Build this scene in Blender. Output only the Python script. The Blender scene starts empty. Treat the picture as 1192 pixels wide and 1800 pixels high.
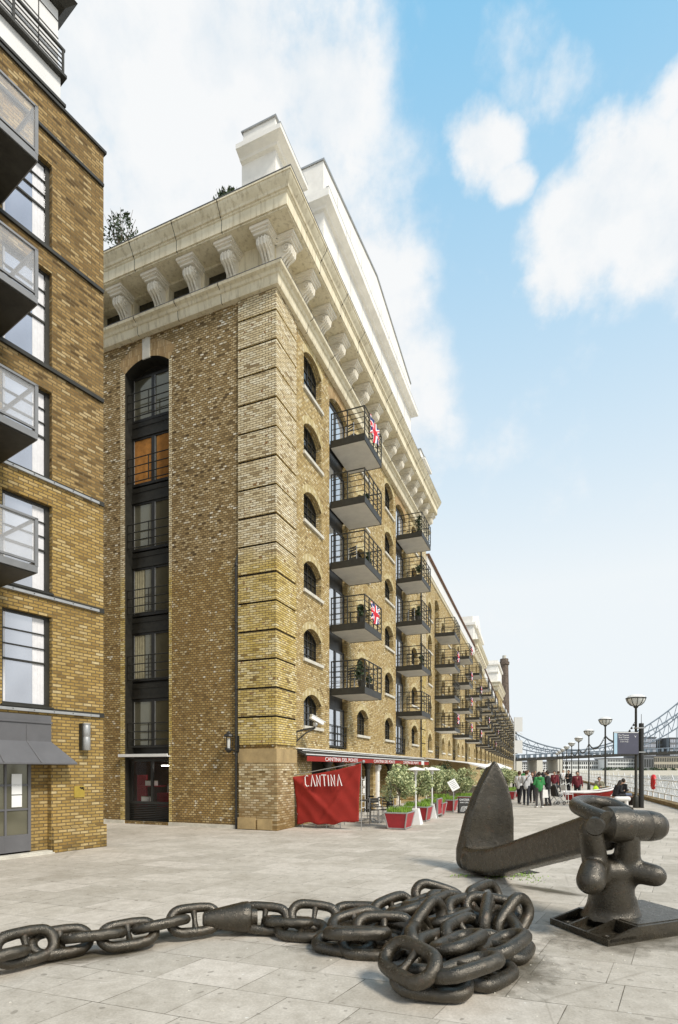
import bpy, bmesh, math, random
from mathutils import Vector, Matrix
R = math.radians
random.seed(7)
SC = bpy.context.scene
COL = SC.collection
F, CX, HY, H = 961.0, 596.0, 1352.0, 1.8          # focal length / horizon of the photograph, eye height

# ------------------------------------------------------------------ materials
def nodes(name):
    m = bpy.data.materials.new(name); m.use_nodes = True
    nt = m.node_tree; b = nt.nodes['Principled BSDF']
    return m, nt, b
def N(nt, t, **kw):
    n = nt.nodes.new(t)
    for k, v in kw.items():
        if k in n.inputs.keys(): n.inputs[k].default_value = v
        else: setattr(n, k, v)
    return n
def ramp(nt, fac, stops, interp='LINEAR'):
    r = nt.nodes.new('ShaderNodeValToRGB'); cr = r.color_ramp; cr.interpolation = interp
    while len(cr.elements) < len(stops): cr.elements.new(0.5)
    for e, (p, c) in zip(cr.elements, stops):
        e.position = p; e.color = (c[0], c[1], c[2], 1)
    nt.links.new(fac, r.inputs[0]); return r.outputs[0]
def mix(nt, fac, a, b, mode='MIX'):
    n = nt.nodes.new('ShaderNodeMix'); n.data_type = 'RGBA'; n.blend_type = mode
    for s, v in ((0, fac), (6, a), (7, b)):
        if isinstance(v, (int, float)): n.inputs[s].default_value = v
        elif isinstance(v, tuple): n.inputs[s].default_value = (v[0], v[1], v[2], 1)
        else: nt.links.new(v, n.inputs[s])
    return n.outputs[2]
def math_(nt, op, a, b=None, c=None, clamp=False):
    n = nt.nodes.new('ShaderNodeMath'); n.operation = op; n.use_clamp = clamp
    for i, v in enumerate((a, b, c)):
        if v is None: continue
        if isinstance(v, (int, float)): n.inputs[i].default_value = v
        else: nt.links.new(v, n.inputs[i])
    return n.outputs[0]
def noise(nt, vec, scale, detail=4, rough=.6):
    n = N(nt, 'ShaderNodeTexNoise', Scale=scale, Detail=detail, Roughness=rough)
    if vec is not None: nt.links.new(vec, n.inputs['Vector'])
    return n.outputs['Fac']
def bump(nt, b, h, strength=.4, dist=.02):
    n = N(nt, 'ShaderNodeBump', Strength=strength, Distance=dist)
    nt.links.new(h, n.inputs['Height']); nt.links.new(n.outputs[0], b.inputs['Normal'])

def simple(name, col, rough=.6, metal=0, var=.15, scale=3, bmp=.1, col2=None, spec=.5):
    m, nt, b = nodes(name)
    tc = N(nt, 'ShaderNodeTexCoord')
    f = noise(nt, tc.outputs['Object'], scale, 6, .65)
    lo = tuple(c * (1 - var) for c in col) if col2 is None else col2
    hi = tuple(min(1, c * (1 + var)) for c in col)
    nt.links.new(ramp(nt, f, [(.3, lo), (.7, hi)]), b.inputs['Base Color'])
    b.inputs['Roughness'].default_value = rough; b.inputs['Metallic'].default_value = metal
    b.inputs['Specular IOR Level'].default_value = spec
    if bmp: bump(nt, b, noise(nt, tc.outputs['Object'], scale * 12, 3), bmp, .01)
    return m

def brick(name, stops, mortar, w=.215, h=.07, ms=.010, noise_col=None, noise_amt=.5, spots=None, stain=None, bstr=.5, big=.5, upper=None):
    """stops: per-brick colours; mortar: colour; noise_col: weathering colour; spots: sparse odd bricks"""
    m, nt, b = nodes(name)
    uv = N(nt, 'ShaderNodeUVMap')
    br = nt.nodes.new('ShaderNodeTexBrick')
    nt.links.new(uv.outputs[0], br.inputs['Vector'])
    for k, v in (('Scale', 1.0), ('Mortar Size', ms), ('Mortar Smooth', .2), ('Bias', 0), ('Brick Width', w), ('Row Height', h)):
        br.inputs[k].default_value = v
    br.inputs['Color1'].default_value = (0, 0, 0, 1); br.inputs['Color2'].default_value = (1, 1, 1, 1)
    br.inputs['Mortar'].default_value = (.5, .5, .5, 1)
    c = ramp(nt, br.outputs['Color'], stops)
    n1 = noise(nt, uv.outputs[0], big, 6, .62)
    if noise_col:
        f = math_(nt, 'MULTIPLY', ramp_f(nt, n1, .42, .66), noise_amt)
        c = mix(nt, f, c, noise_col)
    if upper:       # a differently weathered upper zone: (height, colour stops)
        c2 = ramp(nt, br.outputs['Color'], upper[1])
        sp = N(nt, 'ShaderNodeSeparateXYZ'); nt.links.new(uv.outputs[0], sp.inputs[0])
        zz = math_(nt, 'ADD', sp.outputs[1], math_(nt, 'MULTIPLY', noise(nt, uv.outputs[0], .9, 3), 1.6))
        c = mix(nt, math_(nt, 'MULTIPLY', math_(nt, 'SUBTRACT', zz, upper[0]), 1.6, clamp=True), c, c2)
    if spots:
        n2 = noise(nt, uv.outputs[0], 5.5, 2, .5)
        f = math_(nt, 'MULTIPLY', ramp_f(nt, n2, .60, .66), ramp_f(nt, br.outputs['Color'], .45, .75))
        c = mix(nt, f, c, spots)
    n3 = noise(nt, uv.outputs[0], 14, 4, .7)
    c = mix(nt, .55, c, ramp(nt, n3, [(.25, (.55, .54, .52)), (.75, (1.3, 1.28, 1.25))]), 'MULTIPLY')
    mp = N(nt, 'ShaderNodeMapping'); mp.inputs['Scale'].default_value = (1.6, .16, 1); nt.links.new(uv.outputs[0], mp.inputs[0])
    c = mix(nt, math_(nt, 'MULTIPLY', ramp_f(nt, noise(nt, mp.outputs[0], 1.0, 6, .7), .52, .70), .42), c, mix(nt, .75, c, (.05, .035, .02)))
    c = mix(nt, br.outputs['Fac'], c, mortar)
    if stain:
        sp = N(nt, 'ShaderNodeSeparateXYZ'); nt.links.new(uv.outputs[0], sp.inputs[0])
        z = math_(nt, 'ADD', sp.outputs[1], math_(nt, 'MULTIPLY', noise(nt, uv.outputs[0], 2.2, 5, .7), 1.6))
        f = math_(nt, 'MULTIPLY', math_(nt, 'SUBTRACT', stain[0] + .8, z), stain[2], clamp=True)
        c = mix(nt, f, c, mix(nt, .6, c, stain[1]))
    nt.links.new(c, b.inputs['Base Color'])
    b.inputs['Roughness'].default_value = .9; b.inputs['Specular IOR Level'].default_value = .2
    hh = math_(nt, 'SUBTRACT', math_(nt, 'MULTIPLY', n3, .6), br.outputs['Fac'])
    bump(nt, b, hh, bstr, .012)
    return m
def ramp_f(nt, f, a, b):
    n = N(nt, 'ShaderNodeMapRange'); n.clamp = True
    nt.links.new(f, n.inputs[0]); n.inputs[1].default_value = a; n.inputs[2].default_value = b
    return n.outputs[0]
def glass(name, col, rough=.06, metal=0.0, curtain=None):
    m, nt, b = nodes(name)
    tc = N(nt, 'ShaderNodeTexCoord')
    f = noise(nt, tc.outputs['Object'], .7, 2)
    nt.links.new(ramp(nt, f, [(.3, tuple(c * .8 for c in col)), (.7, tuple(c * 1.15 for c in col))]), b.inputs['Base Color'])
    b.inputs['Roughness'].default_value = rough; b.inputs['Metallic'].default_value = metal
    b.inputs['Specular IOR Level'].default_value = .8
    bump(nt, b, noise(nt, tc.outputs['Object'], 1.2, 1), .03, .05)
    return m

M = {}
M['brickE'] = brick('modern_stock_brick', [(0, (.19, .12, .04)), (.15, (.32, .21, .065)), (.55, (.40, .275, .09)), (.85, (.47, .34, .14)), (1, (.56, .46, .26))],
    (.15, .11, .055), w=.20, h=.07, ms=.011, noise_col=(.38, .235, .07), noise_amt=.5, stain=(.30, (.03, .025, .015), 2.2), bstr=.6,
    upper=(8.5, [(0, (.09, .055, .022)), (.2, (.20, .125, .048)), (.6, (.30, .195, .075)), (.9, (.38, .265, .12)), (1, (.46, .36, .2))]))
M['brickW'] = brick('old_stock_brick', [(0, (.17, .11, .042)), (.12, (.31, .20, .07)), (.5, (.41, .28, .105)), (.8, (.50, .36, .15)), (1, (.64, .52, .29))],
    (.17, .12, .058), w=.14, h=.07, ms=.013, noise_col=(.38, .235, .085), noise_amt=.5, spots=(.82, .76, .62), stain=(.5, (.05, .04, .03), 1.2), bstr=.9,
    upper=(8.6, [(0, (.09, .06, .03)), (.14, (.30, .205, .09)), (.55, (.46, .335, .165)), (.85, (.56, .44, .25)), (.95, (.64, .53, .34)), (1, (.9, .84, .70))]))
M['brickR'] = brick('yellow_stock_brick', [(0, (.20, .135, .055)), (.12, (.40, .28, .11)), (.5, (.56, .43, .20)), (.8, (.68, .55, .30)), (1, (.82, .74, .52))],
    (.26, .20, .11), w=.15, h=.07, ms=.012, noise_col=(.50, .33, .10), noise_amt=.55, bstr=.6, big=.7, spots=(.40, .25, .11))
M['quoin'] = brick('pale_gault_brick', [(0, (.20, .13, .05)), (.1, (.48, .36, .12)), (.45, (.66, .51, .20)), (.8, (.74, .61, .31)), (1, (.80, .72, .48))],
    (.15, .11, .065), w=.21, h=.068, ms=.010, noise_col=(.62, .44, .08), noise_amt=.6, spots=(.30, .17, .07), bstr=.5,
    upper=(8.6, [(0, (.28, .20, .10)), (.1, (.60, .49, .29)), (.5, (.72, .61, .39)), (1, (.84, .76, .56))]))
M['arch'] = brick('rubbed_arch_brick', [(0, (.42, .33, .14)), (.5, (.58, .48, .25)), (1, (.72, .64, .42))], (.35, .28, .16), w=.07, h=.24, ms=.008, bstr=.2)
M['archR'] = brick('orange_arch_brick', [(0, (.36, .24, .11)), (.5, (.45, .31, .15)), (1, (.53, .40, .22))], (.3, .2, .11), w=.07, h=.24, ms=.008, bstr=.2)
M['rubble'] = brick('patched_base_brick', [(0, (.16, .10, .04)), (.3, (.42, .31, .15)), (.6, (.60, .49, .29)), (1, (.84, .76, .56))], (.25, .19, .10), w=.2, h=.07, ms=.012, noise_col=(.36, .24, .12), noise_amt=.9, bstr=.8, big=1.1, stain=(.9, (.2, .12, .04), 1.5))
M['stone'] = simple('sill_stone', (.58, .55, .47), .8, 0, .2, 4, .2)
M['stoneY'] = simple('sandstone_block', (.40, .29, .14), .9, 0, .3, 2, .3)
def stucco():
    m, nt, b = nodes('cream_stucco')
    tc = N(nt, 'ShaderNodeTexCoord')
    f = noise(nt, tc.outputs['Object'], 1.2, 8, .7)
    mp = N(nt, 'ShaderNodeMapping'); mp.inputs['Scale'].default_value = (9, 9, .8)
    nt.links.new(tc.outputs['Object'], mp.inputs[0])
    s = noise(nt, mp.outputs[0], 1, 6, .7)
    c = ramp(nt, f, [(.25, (.62, .54, .37)), (.6, (.80, .725, .54))])
    c = mix(nt, math_(nt, 'MULTIPLY', ramp_f(nt, s, .50, .70), .7), c, (.36, .29, .17))
    nt.links.new(c, b.inputs['Base Color']); b.inputs['Roughness'].default_value = .85
    bump(nt, b, noise(nt, tc.outputs['Object'], 25, 4), .15, .01)
    return m
M['stucco'] = stucco()
M['bracketS'] = simple('bracket_stucco', (.78, .73, .62), .85, 0, .15, 2, .1)
M['stuccoW'] = simple('pale_stucco', (.82, .79, .73), .85, 0, .1, 1.5, .1)
M['white'] = simple('white_paint', (.80, .80, .78), .5, 0, .06, 2, .05)
M['render'] = simple('grey_white_render', (.72, .71, .69), .7, 0, .08, 1, .05)
M['black'] = simple('black_paint', (.022, .021, .018), .45, 0, .3, 5, .05)
M['iron'] = simple('dark_grey_iron', (.035, .033, .026), .5, .3, .3, 5, .1)
M['greyp'] = simple('grey_slab_paint', (.62, .59, .53), .8, 0, .12, 2, .1)
M['steel'] = simple('galvanised_steel', (.42, .42, .41), .45, .6, .12, 4, .05)
M['lead'] = simple('lead_sheet', (.12, .118, .122), .55, .1, .15, 1.5, .08)
M['dark'] = simple('dark_joint', (.015, .012, .009), .9, 0, .3, 5, 0)
M['glassD'] = glass('dark_window_glass', (.022, .022, .016))
M['glassS'] = glass('sky_reflecting_glass', (.62, .63, .67), .05, .8)
M['glassM'] = glass('olive_window_glass', (.17, .16, .11), .08, .35)
M['glassW'] = glass('bright_door_glass', (.75, .77, .8), .1, .75)
M['curtain'] = simple('white_curtain', (.72, .71, .72), .9, 0, .08, 9, .1)
M['curtainB'] = simple('beige_curtain', (.34, .31, .2), .9, 0, .2, 9, .1)
M['curtainO'] = simple('orange_curtain', (.42, .18, .035), .9, 0, .25, 6, .1)
M['red'] = simple('red_canvas', (.30, .018, .010), .85, 0, .12, 2.5, .12)
M['redp'] = simple('red_planter_paint', (.36, .022, .030), .5, 0, .2, 6, .05)
M['canvasW'] = simple('white_canvas', (.80, .79, .76), .8, 0, .05, 2, .05)
M['brass'] = simple('brass_plate', (.42, .30, .05), .35, .3, .15, 8, .05)
M['lampglass'] = simple('frosted_lamp_glass', (.70, .70, .66), .4, 0, .06, 3, 0)
M['skin'] = simple('skin', (.48, .29, .2), .6, 0, .08, 8, 0)
M['hair'] = simple('dark_hair', (.03, .02, .012), .7, 0, .3, 20, 0)
M['wood'] = simple('brown_wood', (.16, .08, .04), .7, 0, .3, 5, .1)
M['olivegreen'] = simple('olive_leaf', (.20, .25, .11), .6, 0, .4, 9, 0)
M['leafpale'] = simple('variegated_leaf', (.62, .62, .36), .6, 0, .4, 14, 0, col2=(.26, .32, .12))
M['leafdark'] = simple('dark_leaf', (.035, .06, .02), .6, 0, .5, 9, 0)
M['grassg'] = simple('bright_grass', (.24, .40, .05), .7, 0, .45, 9, 0)
M['trunk'] = simple('bark', (.20, .16, .11), .9, 0, .3, 9, .2)
M['blueflag'] = simple('blue_flag_cloth', (.02, .03, .14), .8, 0, .1, 3, 0)
M['redflag'] = simple('red_flag_cloth', (.60, .02, .035), .8, 0, .1, 3, 0)
M['whiteflag'] = simple('white_flag_cloth', (.80, .80, .80), .8, 0, .05, 3, 0)
def casting():
    m, nt, b = nodes('painted_cast_iron')
    tc = N(nt, 'ShaderNodeTexCoord')
    f = noise(nt, tc.outputs['Object'], 5, 8, .7); g = noise(nt, tc.outputs['Object'], 48, 4, .75)
    c = ramp(nt, f, [(.25, (.010, .008, .005)), (.55, (.026, .021, .013)), (.8, (.060, .048, .031))])
    c = mix(nt, math_(nt, 'MULTIPLY', ramp_f(nt, g, .60, .70), .35), c, (.24, .205, .155))
    g2 = noise(nt, tc.outputs['Object'], 9, 5, .7)
    c = mix(nt, math_(nt, 'MULTIPLY', ramp_f(nt, g2, .60, .72), .45), c, (.11, .05, .022))
    nt.links.new(c, b.inputs['Base Color'])
    b.inputs['Roughness'].default_value = .42; b.inputs['Metallic'].default_value = .15; b.inputs['Specular IOR Level'].default_value = 1.0; b.inputs['Specular Tint'].default_value = (1, .93, .82, 1)
    rr = math_(nt, 'ADD', math_(nt, 'MULTIPLY', noise(nt, tc.outputs['Object'], 14, 5, .75), .85), -.10); nt.links.new(rr, b.inputs['Roughness'])
    hh = math_(nt, 'ADD', math_(nt, 'MULTIPLY', f, 1.0), math_(nt, 'MULTIPLY', g, .3))
    g3 = noise(nt, tc.outputs['Object'], 90, 3, .7); hh = math_(nt, 'ADD', hh, math_(nt, 'MULTIPLY', g3, .22)); bump(nt, b, hh, .6, .02)
    return m
M['cast'] = casting()

# ------------------------------------------------------------------ mesh helper
class MB:
    def __init__(s): s.v = []; s.f = []; s.m = []; s.X = Matrix.Identity(4)
    def add(s, pts, faces, m=0):
        o = len(s.v); s.v += [tuple(s.X @ Vector(p)) for p in pts]
        for f in faces: s.f.append([i + o for i in f]); s.m.append(m)
        return s
    def quad(s, a, b, c, d, m=0): return s.add([a, b, c, d], [(0, 1, 2, 3)], m)
    def poly(s, pts, m=0): return s.add(pts, [tuple(range(len(pts)))], m)
    def box(s, x0, x1, y0, y1, z0, z1, m=0):
        return s.add([(x0, y0, z0), (x1, y0, z0), (x1, y1, z0), (x0, y1, z0), (x0, y0, z1), (x1, y0, z1), (x1, y1, z1), (x0, y1, z1)],
              [(0, 3, 2, 1), (4, 5, 6, 7), (0, 1, 5, 4), (1, 2, 6, 5), (2, 3, 7, 6), (3, 0, 4, 7)], m)
    def frus(s, b, t, m=0):       # 4 bottom points, 4 top points
        return s.add(list(b) + list(t), [(0, 3, 2, 1), (4, 5, 6, 7), (0, 1, 5, 4), (1, 2, 6, 5), (2, 3, 7, 6), (3, 0, 4, 7)], m)
    def prism(s, pts, d, m=0):    # pts 3-D polygon extruded by vector d
        n = len(pts); d = Vector(d); q = [tuple(Vector(p) + d) for p in pts]
        return s.add(list(pts) + q, [tuple(range(n))[::-1], tuple(range(n, 2 * n))] + [(i, (i + 1) % n, (i + 1) % n + n, i + n) for i in range(n)], m)
    def tube(s, path, r, n=8, m=0, closed=False, cap=True):
        P = [Vector(p) for p in path]; k = len(P); rs = r if isinstance(r, (list, tuple)) else [r] * k
        pts = []; prev = None
        for i in range(k):
            a = P[(i - 1) % k] if (i > 0 or closed) else P[i]; b = P[(i + 1) % k] if (i < k - 1 or closed) else P[i]
            t = (b - a).normalized()
            if prev is None:
                u = t.orthogonal().normalized()
            else:
                u = prev - t * prev.dot(t)
                u = u.normalized() if u.length > 1e-6 else t.orthogonal().normalized()
            prev = u; w = t.cross(u)
            for j in range(n):
                a_ = 2 * math.pi * j / n; pts.append(tuple(P[i] + (u * math.cos(a_) + w * math.sin(a_)) * rs[i]))
        fs = []
        for i in range(k if closed else k - 1):
            for j in range(n):
                i2 = (i + 1) % k
                fs.append((i * n + j, i * n + (j + 1) % n, i2 * n + (j + 1) % n, i2 * n + j))
        if cap and not closed: fs += [tuple(range(n))[::-1], tuple((k - 1) * n + j for j in range(n))]
        return s.add(pts, fs, m)
    def lathe(s, prof, c=(0, 0, 0), n=16, m=0, axis='z'):
        pts = []; k = len(prof)
        for (r, h) in prof:
            for j in range(n):
                a = 2 * math.pi * j / n; x, y, z = r * math.cos(a), r * math.sin(a), h
                if axis == 'x': x, y, z = z, x, y
                pts.append((c[0] + x, c[1] + y, c[2] + z))
        fs = [(i * n + j, i * n + (j + 1) % n, (i + 1) * n + (j + 1) % n, (i + 1) * n + j) for i in range(k - 1) for j in range(n)]
        fs += [tuple(range(n))[::-1], tuple((k - 1) * n + j for j in range(n))]
        return s.add(pts, fs, m)
    def sphere(s, c, r, n=12, m=0, sc=(1, 1, 1)):
        prof = [(max(1e-4, math.sin(math.pi * i / n)) , -math.cos(math.pi * i / n)) for i in range(n + 1)]
        X = s.X; s.X = X @ Matrix.Translation(c) @ Matrix.Diagonal((r * sc[0], r * sc[1], r * sc[2], 1))
        s.lathe(prof, n=n, m=m); s.X = X; return s
    def build(s, name, mats, parent=None, smooth=False, weld=False, loc=None, rz=0):
        me = bpy.data.meshes.new(name); me.from_pydata(s.v, [], s.f)
        if not isinstance(mats, (list, tuple)): mats = [mats]
        for m in mats: me.materials.append(M[m] if isinstance(m, str) else m)
        me.polygons.foreach_set('material_index', s.m)
        if smooth: me.polygons.foreach_set('use_smooth', [True] * len(s.f))
        uv = me.uv_layers.new(name='UVMap').data
        for p in me.polygons:
            n = p.normal; ax = max(range(3), key=lambda i: abs(n[i]))
            for li in p.loop_indices:
                c = me.vertices[me.loops[li].vertex_index].co
                uv[li].uv = (c.y, c.z) if ax == 0 else ((c.x, c.z) if ax == 1 else (c.x, c.y))
        o = bpy.data.objects.new(name, me); COL.objects.link(o)
        if parent is not None: o.parent = parent
        if loc is not None: o.location = loc
        o.rotation_euler.z = rz
        if smooth:
            try:
                me.set_sharp_from_angle(angle=R(45))
            except Exception: pass
        return o
def empty(name, loc=(0, 0, 0), rz=0, label=None, cat=None, group=None):
    o = bpy.data.objects.new(name, None); COL.objects.link(o); o.location = loc; o.rotation_euler.z = rz
    o.empty_display_size = .2
    if label: tag(o, label, cat, group)
    return o
def tag(o, label, cat, group=None, kind=None):
    if label: o['label'] = label
    if cat: o['category'] = cat
    if group: o['group'] = group
    if kind: o['kind'] = kind
    return o
def kids(o): return [c for c in ALL_CH.get(o.name, [])]
ALL_CH = {}
def reg():
    ALL_CH.clear()
    for o in COL.objects:
        if o.parent: ALL_CH.setdefault(o.parent.name, []).append(o)
def copy_tree(o, parent=None, loc=None, rz=None, src=None):
    c = o.copy(); COL.objects.link(c); c.parent = parent
    if loc is not None: c.location = loc
    if rz is not None: c.rotation_euler.z = rz
    for ch in [x for x in (src or CHILD(o))]: copy_tree(ch, c)
    return c
def CHILD(o): return list(o.children)
def bake(o):
    dg = bpy.context.evaluated_depsgraph_get(); dg.update()
    me = bpy.data.meshes.new_from_object(o.evaluated_get(dg)); me.name = o.data.name
    o.modifiers.clear(); o.data = me
    return o
def at(px, py, z=0.0):
    """ground point seen at a pixel of the photograph, z above the paving"""
    Y = F * (H - z) / (py - HY); return Vector(((px - CX) / F * Y, Y, z))
def atd(px, Y, z=0.0): return Vector(((px - CX) / F * Y, Y, z))

# ------------------------------------------------------------------ walls with openings
def arc(xa, xb, zb, rise, n=8):
    """points of an opening's head from left to right"""
    if rise <= 0: return [(xa, zb), (xb, zb)]
    w = (xb - xa) / 2; r = (w * w + rise * rise) / (2 * rise); cx = (xa + xb) / 2; cz = zb - r
    a = math.asin(min(1, w / r))
    return [(cx + r * math.sin(-a + 2 * a * i / n), cz + r * math.cos(-a + 2 * a * i / n)) for i in range(n + 1)]
def wall(mb, P, x0, x1, z0, z1, cols, depth=.3, m=0, mr=0):
    """cols: (xa, xb, [(za, zb, rise)...] bottom to top)"""
    x = x0
    for xa, xb, ops in sorted(cols):
        mb.quad(P(x, 0, z0), P(xa, 0, z0), P(xa, 0, z1), P(x, 0, z1), m)
        low = [(xa, z0), (xb, z0)]
        for za, zb, rise in ops:
            if za > z0 + 1e-4:
                up = [(xb, za), (xa, za)]
                mb.poly([P(a, 0, b) for a, b in low + up], m)
            hd = arc(xa, xb, zb, rise)
            ring = [(xa, za)] + hd + [(xb, za)]
            for i in range(len(ring) - 1):
                a, b = ring[i], ring[i + 1]
                mb.quad(P(a[0], 0, a[1]), P(b[0], 0, b[1]), P(b[0], depth, b[1]), P(a[0], depth, a[1]), mr)
            if za > z0 + 1e-4: mb.quad(P(xa, 0, za), P(xb, 0, za), P(xb, depth, za), P(xa, depth, za), mr)
            low = hd
        # everything above the last head, in vertical slices
        for i in range(len(low) - 1):
            a, b = low[i], low[i + 1]
            mb.quad(P(a[0], 0, a[1]), P(b[0], 0, b[1]), P(b[0], 0, z1), P(a[0], 0, z1), m)
        x = xb
    mb.quad(P(x, 0, z0), P(x1, 0, z0), P(x1, 0, z1), P(x, 0, z1), m)
def fix_low(low): return low
def sweep(mb, path, prof, m=0, caps=True):
    """profile (outward, z) swept along a plan path; outward is to the RIGHT of travel, mitred"""
    n = len(path); rows = []
    for i, (x, y) in enumerate(path):
        def nrm(a, b):
            dx, dy = b[0] - a[0], b[1] - a[1]; l = math.hypot(dx, dy); return (dy / l, -dx / l)
        if i == 0: o = nrm(path[0], path[1])
        elif i == n - 1: o = nrm(path[-2], path[-1])
        else:
            a = nrm(path[i - 1], path[i]); b = nrm(path[i], path[i + 1]); k = 1 + a[0] * b[0] + a[1] * b[1]
            o = ((a[0] + b[0]) / k, (a[1] + b[1]) / k)
        rows.append([(x + o[0] * p, y + o[1] * p, z) for p, z in prof])
    k = len(prof)
    for i in range(n - 1):
        for j in range(k - 1):
            mb.quad(rows[i][j], rows[i + 1][j], rows[i + 1][j + 1], rows[i][j + 1], m)
    if caps: mb.poly(rows[0], m); mb.poly(rows[-1][::-1], m)

m, nt, b = nodes('shop_glass'); b.inputs['Base Color'].default_value = (.1, .1, .1, 1); b.inputs['Roughness'].default_value = .05; b.inputs['Alpha'].default_value = .12; M['glassShop'] = m
m, nt, b = nodes('lit_tube'); b.inputs['Emission Color'].default_value = (1, .95, .85, 1); b.inputs['Emission Strength'].default_value = 14.0; M['tube'] = m
M['buoy'] = simple('lifebuoy_red', (.62, .02, .02), .4, 0, .08, 3, 0)
# ------------------------------------------------------------------ building parts
PR = lambda t, d, z: (t, d, z)
PL = lambda s, d, z: (d, s, z)
PARTS = {}
def park(o): o.location = (0, 0, -500); return o
def window_arch(w, h, rise):
    k = ('w', w, h, rise)
    if k in PARTS: return PARTS[k]
    fr = MB(); hd = arc(0, w, h, rise, 8); ring = [(0, 0)] + hd + [(w, 0)]
    y0, y1 = .20, .25; cx, cz = w / 2, h * .45; t = .055
    inn = [(cx + (a - cx) * (1 - t / cx), cz + (b - cz) * (1 - t / cz * .9)) for a, b in ring]
    n = len(ring)
    for i in range(n):
        j = (i + 1) % n
        fr.quad((ring[i][0], y0, ring[i][1]), (ring[j][0], y0, ring[j][1]), (inn[j][0], y0, inn[j][1]), (inn[i][0], y0, inn[i][1]))
        fr.quad((inn[i][0], y0, inn[i][1]), (inn[j][0], y0, inn[j][1]), (inn[j][0], y1, inn[j][1]), (inn[i][0], y1, inn[i][1]))
    nv = 3
    for i in range(1, nv + 1):
        x = w * i / (nv + 1); zt = h - rise * (abs(x - w / 2) / (w / 2)) ** 2 - .03
        fr.box(x - .014, x + .014, y0 + .005, y1 - .005, .03, zt)
    for z in [h * .22 * q for q in range(1, 4)]:
        fr.box(.03, w - .03, y0 + .008, y1 - .008, z - .013, z + .013)
    o = park(fr.build('window', 'black'))
    pn = MB(); pn.poly([(a, y1 - .012, b) for a, b in ring]); pn.build('pane', 'glassD', o)
    sl = MB(); sl.box(-.06, w + .08, -.07, .2, -.105, -.003); sl.build('sill', 'stone', o)
    rg = MB(); out = arc(-.16, w + .16, h + .24, rise + .09, 8)
    for i in range(8):
        a, b, c, d = hd[i], hd[i + 1], out[i + 1], out[i]
        rg.quad((a[0], -.004, a[1]), (b[0], -.004, b[1]), (c[0], -.004, c[1]), (d[0], -.004, d[1]))
        rg.quad((d[0], -.004, d[1]), (c[0], -.004, c[1]), (c[0], .0, c[1]), (d[0], 0, d[1]))
    rg.build('arch', 'arch', o)
    PARTS[k] = o; return o
def door_double(w, h, glassm, curtain=None, bars=False):
    k = ('d', w, h, glassm, curtain, bars)
    if k in PARTS: return PARTS[k]
    fr = MB(); t = .07
    for a, b in ((0, .08), (w / 2 - .09, w / 2 + .05), (w - .08, w)): fr.box(a, b, .33, .40, 0, h)
    fr.box(.08, w / 2 - .09, .333, .397, 0, .09); fr.box(.08, w / 2 - .09, .333, .397, h - .08, h)
    fr.box(w / 2 + .05, w - .08, .333, .397, 0, .09); fr.box(w / 2 + .05, w - .08, .333, .397, h - .08, h)
    if glassm == 'glassM':
        for x in (.08, w / 2 + .05): fr.box(x, x + .016, .325, .345, .08, h - .08, 1)
    o = park(fr.build('door_window', ['black', 'steel']))
    pn = MB(); pn.box(.08, w / 2 - .09, .36, .37, .09, h - .08); pn.box(w / 2 + .05, w - .08, .36, .37, .09, h - .08)
    if curtain:
        x0, x1 = (.10, .52) if curtain != 'curtainO' else (.09, w - .09)
        pn2 = MB(); n = 14
        for i in range(n):
            a = x0 + (x1 - x0) * i / n; b = x0 + (x1 - x0) * (i + 1) / n
            if a < w / 2 + .05 and b > w / 2 - .09: continue
            ya = .352 - .006 * math.sin(i * 1.9); yb = .352 - .006 * math.sin((i + 1) * 1.9)
            pn2.quad((a, ya, .10), (b, yb, .10), (b, yb, h - .09), (a, ya, h - .09))
        pn2.build('curtain', curtain, o)
    pn.build('pane', glassm, o)
    PARTS[k] = o; return o
def juliet(w, h=.82):
    k = ('j', w)
    if k in PARTS: return PARTS[k]
    b = MB()
    for z in (.02, h * .33, h * .66, h): b.tube([(0, .03, z), (w, .03, z)], .018, 6)
    for x in (.03, w * .5, w - .03): b.box(x - .012, x + .012, .015, .045, 0, h)
    o = park(b.build('guard_rail', 'iron')); PARTS[k] = o; return o
def balcony(w=1.95, d=1.33, clutter=0):
    k = ('b', w, d, clutter)
    if k in PARTS: return PARTS[k]
    s = MB(); s.box(.02, w - .02, -d + .02, 0.0, .0, .20, 0)
    s.box(0, w, -d, -d + .02, -.015, .235, 1); s.box(0, .02, -d + .02, 0, -.015, .235, 1); s.box(w - .02, w, -d + .02, 0, -.015, .235, 1)
    o = park(s.build('balcony', ['greyp', 'iron']))
    r = MB(); top = 1.2
    for z in (.42, .62, .82, 1.0, top):
        rr = .024 if z == top else .014
        r.tube([(0.01, -.03, z), (.01, -d + .01, z), (w - .01, -d + .01, z), (w - .01, -.03, z)], rr, 6)
    for x, y in ((.01, -.05), (.01, -d + .01), (w / 2, -d + .01), (w - .01, -d + .01), (w - .01, -.05), (.01, -d / 2), (w * .25, -d + .01), (w * .75, -d + .01)):
        r.box(x - .018, x + .018, y - .018, y + .018, .2, top)
    r.build('railing', 'iron', o)
    PARTS[k] = o; return o
def place(proto, parent, loc, rz=0, name=None):
    c = copy_tree(proto, parent, Vector(loc), rz)
    return c
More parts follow.
